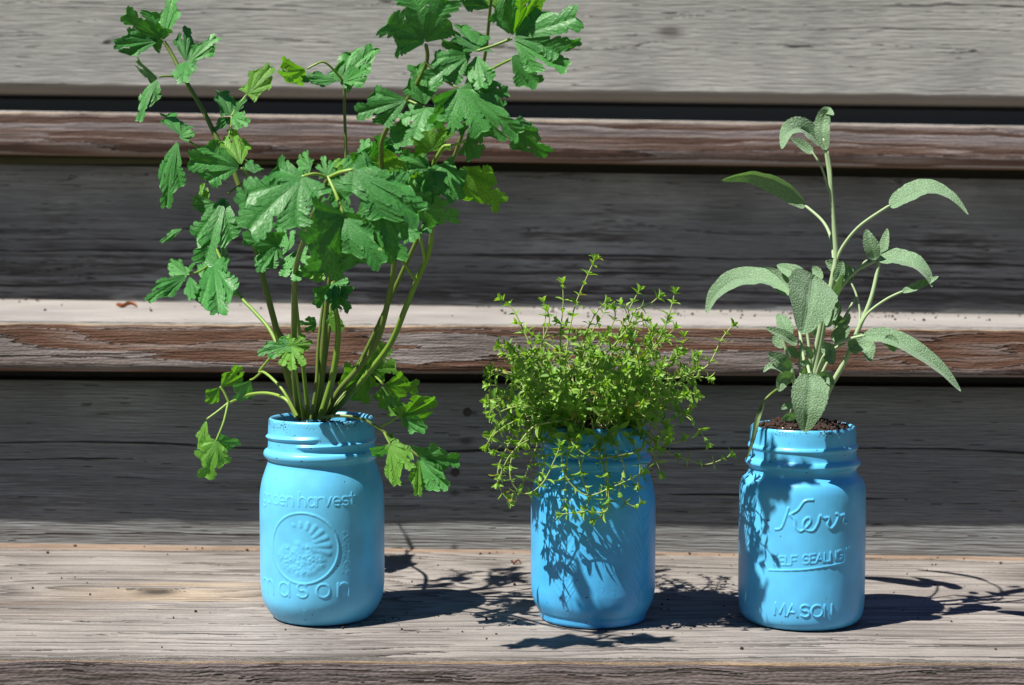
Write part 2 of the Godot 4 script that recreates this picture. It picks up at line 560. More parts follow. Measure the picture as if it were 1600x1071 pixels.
func make_tread(parent: Node, t: Dictionary, top: Material, nose: Material, sd: int, under := 0.006, thick := 0.038) -> MeshInstance3D:
	var n := FastNoiseLite.new()
	n.seed = sd
	n.frequency = 3.0
	var nx := 281
	var half := 0.7
	var zn: float = t.zn
	var zb: float = t.zb + 0.02
	# profile from the back of the top, round the nose, to the back of the underside
	var m := ArrayMesh.new()
	var rows_top := 22
	var ends := [PackedVector3Array(), PackedVector3Array()]
	var specs := [[0, rows_top, top], [1, 26, nose], [2, 5, M.raw]]
	for sp in specs:
		var nv: int = sp[1]
		var pts := PackedVector3Array()
		var uv := PackedVector2Array()
		for j in nv:
			var f := float(j) / (nv - 1)
			for i in nx:
				var x := -half + 2 * half * i / (nx - 1)
				var r := 0.0048 + 0.0022 * n.get_noise_2d(x * 2.0, 3.0) + 0.0010 * n.get_noise_2d(x * 9.0, 8.0)
				var rb := under + 0.0015 * n.get_noise_2d(x * 2.0, 13.0) + 0.0008 * n.get_noise_2d(x * 12.0, 18.0)
				var wob := 0.0008 * n.get_noise_2d(x * 4.0, 23.0)
				var z := 0.0      # distance
				var dy := 0.0
				if sp[0] == 0:
					if j < nv - 5:
						z = lerpf(zb, zn + r, float(j) / (nv - 6))
						dy = 0.0004 * n.get_noise_2d(x * 2.0, z * 40.0)
					else:
						var a := (j - (nv - 6)) / 5.0 * PI * 0.36
						z = zn + r - r * sin(a)
						dy = -r + r * cos(a)
				elif sp[0] == 1:
					if j < 4:
						var a := PI * 0.36 + j / 4.0 * PI * 0.14
						z = zn + r - r * sin(a)
						dy = -r + r * cos(a)
					elif j < nv - 7:
						z = zn + 0.0006 * n.get_noise_2d(x * 3.0, j * 0.35)
						dy = lerpf(-r, -thick + rb, (j - 4) / float(nv - 12))
					else:
						var a := (j - (nv - 7)) / 6.0 * PI * 0.5
						z = zn + rb - rb * cos(a)
						dy = -thick + rb - rb * sin(a)
				else:
					z = lerpf(zn + rb, zb, f)
					dy = -thick
				z += wob
				pts.append(Vector3(x, tread_y(t, x, z) + dy, -z))
				uv.append(Vector2(float(i) / (nx - 1), f))
		add_surface(m, arrays_of(pts, nx, nv, uv), sp[2])
		for j in nv:
			ends[0].append(pts[j * nx])
			ends[1].append(pts[j * nx + nx - 1])
	for e in 2:
		end_cap(m, ends[e], e == 1)
	return put(parent, "tread", m)


func end_cap(m: ArrayMesh, ring: PackedVector3Array, right: bool) -> void:      # the sawn end of a board
	var mid := Vector3.ZERO
	for q in ring:
		mid += q / ring.size()
	var V := PackedVector3Array([mid])
	V.append_array(ring)
	var N := PackedVector3Array()
	for q in V:
		N.append(Vector3.RIGHT if right else Vector3.LEFT)
	var I := PackedInt32Array()
	for k in ring.size():
		var a := k + 1
		var b := (k + 1) % ring.size() + 1
		var up := (V[b] - mid).cross(V[a] - mid).x > 0
		I.append(0)
		I.append(a if up == right else b)
		I.append(b if up == right else a)
	var arr := []
	arr.resize(Mesh.ARRAY_MAX)
	arr[Mesh.ARRAY_VERTEX] = V
	arr[Mesh.ARRAY_NORMAL] = N
	arr[Mesh.ARRAY_INDEX] = I
	add_surface(m, arr, M.raw)


func make_riser(parent: Node, dist: float, thick: float, bottom: Callable, top: Callable, face: Material, sd: int) -> MeshInstance3D:
	var n := FastNoiseLite.new()
	n.seed = sd
	n.frequency = 3.0
	var nx := 221
	var half := 0.7
	var ends := [PackedVector3Array(), PackedVector3Array()]
	var m := ArrayMesh.new()
	for sp in [[0, 24, face], [1, 10, M.raw_grey]]:
		var nv: int = sp[1]
		var pts := PackedVector3Array()
		var uv := PackedVector2Array()
		for j in nv:
			var f := float(j) / (nv - 1)
			for i in nx:
				var x := -half + 2 * half * i / (nx - 1)
				var yb: float = bottom.call(x)
				var yt: float = top.call(x)
				var r := (0.0035 if thick < 0.05 else 0.0095) + 0.0012 * n.get_noise_2d(x * 3.0, 3.0)
				var z := dist
				var y := 0.0
				if sp[0] == 0:
					y = lerpf(yt, yb + r, f)
					z += 0.0007 * n.get_noise_2d(x * 2.5, y * 9.0)
					if j == 0: z += 0.003
				elif j < 6:
					var a := j / 5.0 * PI * 0.5
					z = dist + r - r * cos(a) + 0.0007 * n.get_noise_2d(x * 2.5, yb * 9.0) * (1.0 - j / 5.0)
					y = yb + r - r * sin(a)
				elif j == 6:
					z = dist + thick
					y = yb
				elif j == 7:
					z = dist + thick
					y = yt
				else:
					z = dist + 0.003
					y = yt
				pts.append(Vector3(x, y, -z))
				uv.append(Vector2(float(i) / (nx - 1), f))
		add_surface(m, arrays_of(pts, nx, nv, uv), sp[2])
		for j in nv:
			ends[0].append(pts[j * nx])
			ends[1].append(pts[j * nx + nx - 1])
	for e in 2:
		end_cap(m, ends[e], e == 1)
	return put(parent, "riser", m)


func box(parent: Node, called: String, lo: Vector3, hi: Vector3, m: Material) -> MeshInstance3D:
	var b := BoxMesh.new()
	b.size = hi - lo
	b.material = m
	var o := put(parent, called, b)
	o.position = (lo + hi) / 2
	return o


func make_steps() -> void:
	var g := PlaneMesh.new()
	g.size = Vector2(300, 300)
	g.material = M.ground
	var go := put(self, "ground", g, "structure")
	go.position.y = -0.36
	var s := thing("wooden_steps", "weathered grey wooden steps with brown streaked tread edges, carrying the three jars", "steps")
	low = tread_data(1.014, 1.338, 1028, 1035, 849, 871)
	var mid := tread_data(1.293, 1.617, 502, 512, 468, 492)
	var high := tread_data(1.566, 1.93, 172, 196, 187, 206)
	high.b0 = high.n0
	high.b1 = high.n1
	var t0 := make_tread(s, low, M.tread_top, M.nose_low, 5)
	t0.set_meta("label", "lowest tread, pale grey with an oval knot, carrying the jars")
	var t1 := make_tread(s, mid, M.middle_top, M.nose_middle, 6)
	t1.set_meta("label", "middle tread with a brown and grey banded front edge")
	make_tread(s, high, M.middle_top, M.nose_high, 7, 0.0105)
	make_riser(s, 1.338, 0.036, func(x): return tread_y(low, x, 1.338) - 0.012, func(x): return tread_y(mid, x, 1.338) - 0.049, M.riser_low, 15)
	for q in [[730.0, 645.0], [711.0, 739.0]]:      # nail heads driven into the lower riser
		var nm := CylinderMesh.new()
		nm.top_radius = 0.0028
		nm.bottom_radius = 0.0036
		nm.height = 0.0016
		nm.radial_segments = 16
		nm.material = M.nail
		var no := put(s, "nail", nm)
		no.position = P(q[0], q[1], 1.3375)
		no.rotation.x = PI / 2
	make_riser(s, 1.617, 0.036, func(x): return tread_y(mid, x, 1.617) - 0.012, func(x): return tread_y(high, x, 1.617) - 0.047, M.riser_middle, 16)
	var rl := height_at(145, 1.70)
	var rr := height_at(164.5, 1.70)
	var hx := 800.0 / F * 1.70
	make_riser(s, 1.70, 0.085, func(x): return (rl + rr) / 2 + (rr - rl) / (2 * hx) * x, func(_x): return rl + 0.275, M.riser_high, 17)
	make_riser(s, 1.06, 0.036, func(_x): return -0.36, func(x): return tread_y(low, x, 1.06) - 0.042, M.riser_low, 18)
	for k in [[1.374, low, mid], [1.653, mid, high]]:      # ledger boards behind the risers carry the treads
		var zz: float = k[0]
		box(s, "ledger_board", Vector3(-0.699, tread_y(k[1], 0, zz) + 0.01, -zz - 0.04), Vector3(0.699, tread_y(k[2], 0, zz) - 0.0385, -zz - 0.004), M.raw_grey)
	# what holds the boards: a back board behind the high gap, strips under the treads, the deck on top
	box(s, "back_board", Vector3(-0.7, 0.33, -1.84), Vector3(0.7, 0.60, -1.80), M.backing)
	box(s, "side_board", Vector3(-0.74, -0.36, -2.3), Vector3(-0.702, 0.30, -1.10), M.raw_grey)
	box(s, "side_board", Vector3(0.702, -0.36, -2.3), Vector3(0.74, 0.30, -1.10), M.raw_grey)
	for k in 4:
		box(s, "deck_board", Vector3(-0.72, rl + 0.278, -1.86 - 0.145 * k), Vector3(0.72, rl + 0.314, -1.722 - 0.145 * k), M.raw_grey)


# ---------------------------------------------------------------- jars

const GLYPHS := {
	"g": "@.45,.5,.45,.5,0,360; .9,1 .9,-.15 @.45,-.15,.45,.35,0,-150", "o": "@.48,.5,.48,.5,0,360", "l": "0,0 0,1.6", "d": "@.45,.5,.45,.5,0,360; .9,0 .9,1.6",
	"e": "0,.5 .9,.5 @.45,.5,.45,.5,0,300", "n": "0,0 0,1; 0,.55 @.42,.55,.42,.45,180,0 .84,0", "h": "0,0 0,1.6; 0,.55 @.42,.55,.42,.45,180,0 .84,0", "a": "@.45,.5,.45,.5,0,360; .9,0 .9,1",
	"r": "0,0 0,1; 0,.5 @.45,.5,.45,.5,180,70", "v": "0,1 .42,0 .84,1", "s": "@.4,.74,.36,.26,40,270 @.4,.26,.38,.26,90,-150", "t": ".3,1.4 .3,.2 @.55,.2,.25,.2,180,270; 0,1 .7,1",
	"m": "0,0 0,1; 0,.6 @.36,.6,.36,.4,180,0 .72,0; .72,.6 @1.08,.6,.36,.4,180,0 1.44,0",
	"S": "@.36,.74,.32,.26,30,270 @.36,.26,.34,.26,90,-150", "E": ".6,1 0,1 0,0 .6,0; 0,.5 .5,.5", "L": "0,1 0,0 .55,0", "F": "0,0 0,1 .6,1; 0,.5 .5,.5", "A": "0,0 .4,1 .8,0; .15,.35 .65,.35",
	"I": "0,0 0,1", "N": "0,0 0,1 .65,0 .65,1", "G": "@.42,.5,.42,.5,50,330 .84,.45 .5,.45", "M": "0,0 .08,1 .45,.15 .82,1 .9,0", "O": "@.46,.5,.46,.5,0,360",
}
const GLYPH_W := {"l": 0.0, "I": 0.0, "m": 1.44, "r": 0.6, "t": 0.7, "S": 0.7, "E": 0.6, "L": 0.55, "F": 0.6, "N": 0.65, "s": 0.78}
const EW := 1400
const EH := 740


func glyph_lines(g: String) -> Array:
	var out := []
	for part in g.split(";"):
		var p := PackedVector2Array()
		for w in part.split(" ", false):
			if w.begins_with("@"):
				var n := nums(w.substr(1))
				for k in 19:
					var a := deg_to_rad(lerpf(n[4], n[5], k / 18.0))
					p.append(Vector2(n[0] + n[2] * cos(a), n[1] + n[3] * sin(a)))
			else:
				var n := nums(w)
				p.append(Vector2(n[0], n[1]))
		out.append(p)
	return out


# Marks on the glass are drawn in millimetres: x along the girth from the front, y up from the base.
func mark(buf: PackedFloat32Array, a: Vector2, b: Vector2, r: float, amp: float) -> void:
	var kx := EW / 249.4
	var ky := EH / 132.0
	stroke(buf, EW, EH, Vector2(EW * 0.5 + a.x * kx, a.y * ky), Vector2(EW * 0.5 + b.x * kx, b.y * ky), r * kx, amp)


func mark_line(buf: PackedFloat32Array, p: PackedVector2Array, r: float, amp: float) -> void:
	for i in p.size() - 1:
		mark(buf, p[i], p[i + 1], r, amp)


func emboss_text(buf: PackedFloat32Array, s: String, x0: float, y0: float, size: float, width: float, r: float, amp: float, slope := 0.0) -> void:
	var total := 0.0
	for ch in s:
		total += float(GLYPH_W.get(ch, 0.88)) if ch != " " else 0.3
	var gap := (width / size - total) / maxf(s.length() - 1, 1)
	var x := 0.0
	for ch in s:
		if ch == " ":
			x += 0.3 + gap
			continue
		for line in glyph_lines(GLYPHS[ch]):
			var p := PackedVector2Array()
			for q in line:
				var xx: float = x0 + (x + q.x) * size
				p.append(Vector2(xx, y0 + q.y * size + (xx - x0) * slope))
			mark_line(buf, p, r, amp)
		x += float(GLYPH_W.get(ch, 0.88)) + gap


func ring_mark(buf: PackedFloat32Array, c: Vector2, rad: float, a0: float, a1: float, r: float, amp: float) -> void:
	var p := PackedVector2Array()
	for k in 49:
		var a := deg_to_rad(lerpf(a0, a1, k / 48.0))
		p.append(c + Vector2(cos(a), sin(a)) * rad)
	mark_line(buf, p, r, amp)


func on_front(px: float, py: float, cx: float) -> Vector2:     # from a place on the photograph to mm on the girth
	return Vector2(39.7 * asin(clampf((px - cx) / 97.0, -0.98, 0.98)), (0.2535 - (py - 353.0) * 0.0004) * 1000.0)


func emboss(kind: int) -> PackedFloat32Array:
	var b := PackedFloat32Array()
	b.resize(EW * EH)
	var r := RandomNumberGenerator.new()
	r.seed = 300 + kind
	if kind == 0:
		emboss_text(b, "golden harvest", -43.0, 78.5, 5.4, 69.0, 1.05, 0.55)
		emboss_text(b, "mason", -43.5, 20.2, 8.6, 65.0, 1.15, 0.75)
		var c := Vector2(-8.2, 51.5)
		ring_mark(b, c, 22.6, 0, 360, 1.25, 0.85)
		# the horn of plenty: ribs that fan along its curve, then a heap of fruit
		for k in 8:
			var g := k / 7.0
			var a := deg_to_rad(112.0 - g * 122.0)
			var inner := c + Vector2(cos(a), sin(a)) * lerpf(15.0, 6.5, g) + Vector2(0, 0.5)
			var outer := c + Vector2(cos(a), sin(a)) * lerpf(16.2, 16.6, g)
			mark(b, inner, outer, lerpf(1.7, 3.3, g), lerpf(0.6, 0.8, g))
		for k in 170:      # the body of the heap, then single fruits on it
			var q := Vector2(r.randf_range(-17, 14), r.randf_range(-17, 3))
			if Vector2((q.x + 1.5) / 15.0, (q.y + 6.5) / 9.5).length() > 1.0:
				continue
			mark(b, c + q, c + q, 3.6, 0.72)
			if k % 3 == 0:
				mark(b, c + q, c + q + Vector2(0.5, 0.3), r.randf_range(1.3, 2.4), r.randf_range(0.85, 1.15))
		for k in 26:
			var q := Vector2(r.randf_range(-9, 2), r.randf_range(7, 11))
			mark(b, q, q + Vector2(r.randf_range(-2, 2), 0.4), 0.5, 0.25)
		for k in 60:
			var q := Vector2(r.randf_range(17, 22), r.randf_range(35, 62))
			mark(b, q, q, 0.6, 0.28)
	elif kind == 1:
		ring_mark(b, Vector2(5, 62), 14, 190, 345, 0.8, 0.5)
		for s in [-1.0, 1.0]:
			for k in 12:
				var q := Vector2(8 + s * 26 + r.randf_range(-2, 2), 16 + k * 5.2)
				mark(b, q, q + Vector2(s * 7, 9), 0.9, 0.55)
				mark(b, q, q + Vector2(-s * 6, 10), 0.9, 0.45)
			mark_line(b, PackedVector2Array([Vector2(8 + s * 22, 12), Vector2(8 + s * 27, 40), Vector2(8 + s * 25, 78)]), 0.8, 0.5)
		for k in 26:
			var q := Vector2(r.randf_range(-12, 22), r.randf_range(60, 84))
			mark(b, q, q + Vector2(r.randf_range(3, 8), r.randf_range(-1, 1)), 0.7, 0.22)
		for k in 40:
			var q := Vector2(r.randf_range(-22, 30), r.randf_range(22, 40))
			mark(b, q, q + Vector2(r.randf_range(-1.5, 1.5), r.randf_range(-2, 2)), 0.6, 0.25)
	else:
		for s in ["1217,824 1226,820 1233,800 1236,788", "1272,774 1260,776 1250,790 1238,799", "1238,799 1245,806 1247,818 1254,824 1262,818 1269,808 1266,802 1260,806 1258,815 1263,822 1273,822 1280,810", "1280,810 1283,799 1288,803 1296,803 1294,814 1299,820 1306,812 1310,800 1307,797", "1307,797 1312,801 1319,800 1317,808 1319,813 1323,813"]:
			var p := PackedVector3Array()
			for w in s.split(" "):
				var n := nums(w)
				var q := on_front(n[0], n[1], 1257)
				p.append(Vector3(q.x, q.y, 0))
			var flat := PackedVector2Array()
			for q in spline(p, 6):
				flat.append(Vector2(q.x, q.y))
			mark_line(b, flat, 1.2, 0.9)
		var a := on_front(1214, 881, 1257)
		emboss_text(b, "SELF", a.x, a.y, 5.4, 15.0, 0.75, 0.65, 0.10)
		emboss_text(b, "SEALING", a.x + 18.6, a.y + 1.9, 5.6, 26.5, 0.75, 0.65, 0.10)
		mark_line(b, PackedVector2Array([on_front(1208, 890, 1257), on_front(1260, 885, 1257), on_front(1319, 876, 1257), on_front(1320, 866, 1257)]), 0.8, 0.75)
		mark(b, on_front(1323, 853, 1257), on_front(1323, 857, 1257), 0.55, 0.6)
		mark(b, on_front(1327, 852, 1257), on_front(1327, 856, 1257), 0.55, 0.6)
		a = on_front(1217, 961, 1257)
		emboss_text(b, "MASON", a.x, a.y, 7.6, 36.0, 1.0, 0.85)
	return b


# outline of the glass: height (m), radius (m), from under the base to the lip and down inside
func jar_outline(kind: int) -> PackedVector2Array:
	var key: String = [
		"0.0012,0 0.0008,0.024 0,0.0295 0.0012,0.0318 0.0060,0.0353 0.0125,0.0383 0.0200,0.0395 0.0300,0.0398 0.0500,0.0398 0.0700,0.0398 0.0780,0.0397 0.0845,0.0392 0.0905,0.0381 0.0965,0.0362 0.1005,0.0348 0.1030,0.0343 0.1042,0.0347 0.1058,0.0364 0.1078,0.0370 0.1098,0.0363 0.1110,0.0346 0.1126,0.0341 0.1230,0.0339 0.1270,0.0337 0.1296,0.0335 0.1308,0.0328 0.1310,0.0320 0.1300,0.0308 0.1270,0.0303 0.1100,0.0303 0.0980,0.0310",
		"0.0012,0 0.0008,0.026 0,0.0315 0.0010,0.0338 0.0042,0.0345 0.0052,0.0348 0.0075,0.0362 0.0130,0.0386 0.0190,0.0397 0.0260,0.0400 0.0500,0.0400 0.0700,0.0400 0.0770,0.0399 0.0830,0.0394 0.0885,0.0383 0.0945,0.0364 0.0985,0.0350 0.1008,0.0345 0.1020,0.0349 0.1035,0.0366 0.1055,0.0372 0.1074,0.0365 0.1086,0.0347 0.1100,0.0342 0.1200,0.0340 0.1245,0.0338 0.1268,0.0335 0.1279,0.0328 0.1280,0.0320 0.1270,0.0308 0.1240,0.0303 0.1080,0.0303 0.0980,0.0310",
		"0.0012,0 0.0008,0.029 0,0.0335 0.0015,0.0365 0.0050,0.0388 0.0105,0.0398 0.0180,0.0402 0.0350,0.0403 0.0600,0.0403 0.0780,0.0402 0.0850,0.0400 0.0895,0.0395 0.0930,0.0383 0.0955,0.0362 0.0975,0.0346 0.0993,0.0341 0.1008,0.0342 0.1020,0.0352 0.1036,0.0365 0.1050,0.0366 0.1066,0.0355 0.1076,0.0343 0.1095,0.0339 0.1125,0.0340 0.1136,0.0346 0.1147,0.0350 0.1160,0.0345 0.1172,0.0337 0.1230,0.0334 0.1262,0.0332 0.1277,0.0326 0.1280,0.0320 0.1270,0.0308 0.1240,0.0303 0.1080,0.0303 0.0980,0.0310"][kind]
	var p := PackedVector3Array()
	for w in key.split(" "):
		var n := nums(w)
		p.append(Vector3(n[0], n[1], 0))
	var out := PackedVector2Array()
	for q in spline(p, 9):
		out.append(Vector2(q.x, maxf(q.y, 0.0) * 1.018))
	return out


func jar_paint(kind: int, top: float) -> StandardMaterial3D:
	var W := 1024
	var H := 512
	var im := Image.create(W, H, false, Image.FORMAT_RGB8)
	var n := noise_bytes(500 + kind, 128, 64, 0.06, W, H)
	var f := noise_bytes(510 + kind, 512, 256, 0.3, W, H)
	var b := PackedByteArray()
	b.resize(W * H * 3)
	var base: Color = [Color(0.38, 0.735, 0.90), Color(0.28, 0.665, 0.885), Color(0.34, 0.705, 0.895)][kind]
	for i in W * H:
		var h := float(i / W) / H * 0.132
		var k := 1.0 + (n[i] - 128) / 128.0 * 0.05
		var c := base * k
		# soil rubbed on the lip
		var d := smoothstep(top - (0.007 if kind == 0 else 0.005), top - 0.0005, h + (f[i] - 128) / 128.0 * 0.002) * smoothstep(140.0, 200.0, f[i] * 0.6 + n[i] * 0.5)
		c = c.lerp(Color(0.20, 0.14, 0.11), d * 0.85)
		b[i * 3] = clampi(int(c.r * 255), 0, 255)
		b[i * 3 + 1] = clampi(int(c.g * 255), 0, 255)
		b[i * 3 + 2] = clampi(int(c.b * 255), 0, 255)
	im = Image.create_from_data(W, H, false, Image.FORMAT_RGB8, b)
	var r := RandomNumberGenerator.new()
	r.seed = 600 + kind
	for k in 80 if kind == 1 else 45:      # grit stuck in the paint
		var x := r.randi_range(256, 768)
		var y := r.randi_range(6, H - 30)
		if r.randf() < 0.5:
			y = r.randi_range(400, H - 20)
		var s := r.randi_range(1, 3)
		im.fill_rect(Rect2i(x, y, s, r.randi_range(1, 3)), Color(0.12, 0.10, 0.10))
		if k % 5 == 0:
			im.fill_rect(Rect2i(x + s, y + 1, r.randi_range(2, 5), 2), Color(0.14, 0.11, 0.10))
	var m := mat(Color.WHITE, 0.32)
	m.albedo_texture = tex(im)
	m.resource_name = "jar_paint_%d" % kind
	return m


func make_jar(kind: int, at: Vector3, label: String) -> Node3D:
	var jar := thing("mason_jar", label, "jar", "blue painted jars in a row")
	jar.position = at
	jar.rotation.y = [0.0, -0.047, -0.16][kind]
	var top: float = [0.131, 0.128, 0.128][kind]
	var prof := jar_outline(kind)
	var b := emboss(kind)
	var cn := FastNoiseLite.new()
	cn.seed = 77 + kind
	cn.frequency = 14.0
	# split the wall finely between base and shoulder, where the raised marks are
	var fine := PackedVector2Array()
	for i in prof.size() - 1:
		var a := prof[i]
		var c := prof[i + 1]
		var cuts := maxi(1, int(ceil(a.distance_to(c) / 0.0006)))
		for k in cuts:
			fine.append(a.lerp(c, float(k) / cuts))
	fine.append(prof[prof.size() - 1])
	var nu := 421
	var nv := fine.size()
	var pts := PackedVector3Array()
	pts.resize(nu * nv)
	var uv := PackedVector2Array()
	uv.resize(nu * nv)
	var peak := false
	for j in nv:
		var h := fine[j].x
		if h >= top - 0.0002:
			peak = true
		for i in nu:
			# u runs from -1 (back) over 0 (front) to 1; three quarters of the columns face the front half
			var s := 2.0 * i / (nu - 1) - 1.0
			var ang: float = s * 2.1 if absf(s) < 0.75 else signf(s) * (1.575 + (absf(s) - 0.75) * (PI - 1.575) / 0.25)
			var r := fine[j].y
			if not peak and h > 0.006 and h < 0.100:
				var gx := int(EW * (0.5 + ang / TAU))
				var gy := int(h / 0.132 * EH)
				gx = clampi(gx, 0, EW - 1)
				r += b[gy * EW + gx] * [0.00052, 0.00045, 0.0007][kind]
			if not peak and kind != 2 and r > 0.033 and h > 0.1115 and h < 0.124:     # the broken thread
				var hl := h - (0.1200 + ang * 0.0008 if kind == 0 else 0.1170 + ang * 0.0006)
				var w1 := smoothstep(0.12, -0.12, ang)
				var w2 := smoothstep(-0.42, -0.22, ang)
				r += 0.0016 * w1 * exp(-pow(hl / 0.0011, 2.0)) + 0.0016 * w2 * exp(-pow((hl + 0.0047) / 0.0011, 2.0))
			r *= 1.0 + 0.0016 * cn.get_noise_3d(cos(ang) * 0.3, h * 3.0, sin(ang) * 0.3)
			pts[j * nu + i] = Vector3(sin(ang) * r, h, cos(ang) * r)
			uv[j * nu + i] = Vector2(0.5 + ang / TAU, h / 0.132)
	var m := ArrayMesh.new()
	add_surface(m, arrays_of(pts, nu, nv, uv, true), jar_paint(kind, top))
	put(jar, "jar_body", m)
	return jar


func lump(p: Vector3, r: float, rr: RandomNumberGenerator, V: PackedVector3Array, N: PackedVector3Array, I: PackedInt32Array) -> void:
	var o := V.size()
	var ax := Basis.from_euler(Vector3(rr.randf() * TAU, rr.randf() * TAU, rr.randf() * TAU))
	for d in [Vector3(1, 0, 0), Vector3(-1, 0, 0), Vector3(0, 1, 0), Vector3(0, -1, 0), Vector3(0, 0, 1), Vector3(0, 0, -1)]:
		var q: Vector3 = ax * d
		V.append(p + q * r * rr.randf_range(0.55, 1.25))
		N.append(q)
	for f in [[0, 2, 4], [4, 2, 1], [1, 2, 5], [5, 2, 0], [0, 4, 3], [4, 1, 3], [1, 5, 3], [5, 0, 3]]:
		I.append(o + f[0]); I.append(o + f[2]); I.append(o + f[1])


func lumps_mesh(V: PackedVector3Array, N: PackedVector3Array, I: PackedInt32Array, m: Material, into: ArrayMesh = null) -> ArrayMesh:
	var arr := []
	arr.resize(Mesh.ARRAY_MAX)
	arr[Mesh.ARRAY_VERTEX] = V
	arr[Mesh.ARRAY_NORMAL] = N
	arr[Mesh.ARRAY_INDEX] = I
	var mesh := into if into else ArrayMesh.new()
	add_surface(mesh, arr, m)
	return mesh


func make_soil(at: Vector3, level: float, heap: float, label: String, sd: int) -> void:
	var r := RandomNumberGenerator.new()
	r.seed = sd
	var n := FastNoiseLite.new()
	n.seed = sd
	n.frequency = 90.0
	var nu := 61
	var nv := 16
	var pts := PackedVector3Array()
	var uv := PackedVector2Array()
	for j in nv:
		var f := float(j) / (nv - 1)
		for i in nu:
			var a := TAU * i / (nu - 1)
			var q := Vector3(cos(a) * f * 0.0302, 0, sin(a) * f * 0.0302)
			q.y = level + heap * (1.0 - f * f) + 0.0018 * n.get_noise_2d(q.x, q.z)
			pts.append(q)
			uv.append(Vector2(q.x, q.z))
	var m := ArrayMesh.new()
	add_surface(m, arrays_of(pts, nu, nv, uv, true), M.soil)
	var V := PackedVector3Array()
	var N := PackedVector3Array()
	var I := PackedInt32Array()
	for k in 620:
		var a := r.randf() * TAU
		var f := sqrt(r.randf())
		var q := Vector3(cos(a) * f * 0.0296, level + heap * (1.0 - f * f) + r.randf_range(-0.0004, 0.0012), sin(a) * f * 0.0296)
		lump(q, r.randf_range(0.0005, 0.0016), r, V, N, I)
	lumps_mesh(V, N, I, M.crumb, m)
	V = PackedVector3Array(); N = PackedVector3Array(); I = PackedInt32Array()
	for k in 14:
		var a := r.randf() * TAU
		var f := sqrt(r.randf())
		lump(Vector3(cos(a) * f * 0.029, level + heap * (1.0 - f * f) + 0.001, sin(a) * f * 0.029), 0.0008, r, V, N, I)
	lumps_mesh(V, N, I, M.perlite, m)
	var o := put(self, "potting_soil", m, "stuff")
	o.position = at
	tag(o, label, "soil")


var jar_at := []


func make_jars() -> void:
	for px in [500.5, 928.0, 1257.5]:
		var x: float = (px - 800.0) / F * JAR_Z
		jar_at.append(Vector3(x, tread_y(low, x, JAR_Z) + 0.0003, -JAR_Z))
	make_jar(0, jar_at[0], "blue painted jar embossed with a horn of fruit in a ring, holding the parsley")
	make_jar(1, jar_at[1], "deeper blue painted jar half covered by trailing thyme, between the other two jars")
	make_jar(2, jar_at[2], "blue painted jar with raised script lettering and a slanted underline, holding the sage")
	make_soil(jar_at[0], 0.1235, 0.002, "dark potting soil round the parsley stalks", 901)
	make_soil(jar_at[1], 0.1255, 0.006, "dark potting soil under the thyme sprigs", 902)
	make_soil(jar_at[2], 0.1265, 0.0055, "dark heaped potting soil under the sage leaves", 903)


# ---------------------------------------------------------------- parsley

# lobes of the four leaflet outlines: direction (radians), length, half width, foot of the lobe along the middle
const LOBES := [
	[[1.28, 0.50, 0.20, 0.02], [-1.30, 0.48, 0.20, 0.02], [0.66, 0.80, 0.265, 0.05], [-0.68, 0.78, 0.265, 0.05], [0.0, 0.94, 0.30, 0.05]],
	[[0.58, 0.76, 0.235, 0.07], [-0.60, 0.80, 0.235, 0.08], [0.0, 0.91, 0.27, 0.08]],
	[[0.60, 0.84, 0.26, 0.05], [-0.74, 0.68, 0.235, 0.07], [-0.06, 0.92, 0.31, 0.06]],
	[[1.15, 0.55, 0.13, 0.0], [-1.18, 0.52, 0.13, 0.0], [0.58, 0.80, 0.16, 0.04], [-0.58, 0.76, 0.16, 0.04], [0.0, 0.95, 0.18, 0.06]],
]


func lobe_half(t: float) -> float:      # half width along a lobe: narrow foot, widest past the middle, blunt end
	var w := lerpf(0.22, 1.0, pow(clampf(t / 0.70, 0.0, 1.0), 1.15))
	if t > 0.70:
		w *= pow(maxf(1.0 - pow((t - 0.70) / 0.30, 2.6), 0.0), 0.55)
	return w


func lobe_teeth(t: float, n: float, ph: float, notch: float) -> float:      # rounded teeth past the middle and one deeper cut
	var w := 1.0
	var c := absf(sin(PI * (n * t + ph)))
	w *= 1.0 - smoothstep(0.36, 0.55, t) * 0.24 * pow(1.0 - c, 1.6)
	w *= 1.0 - 0.40 * exp(-pow((t - notch) / 0.03, 2.0))
	return w


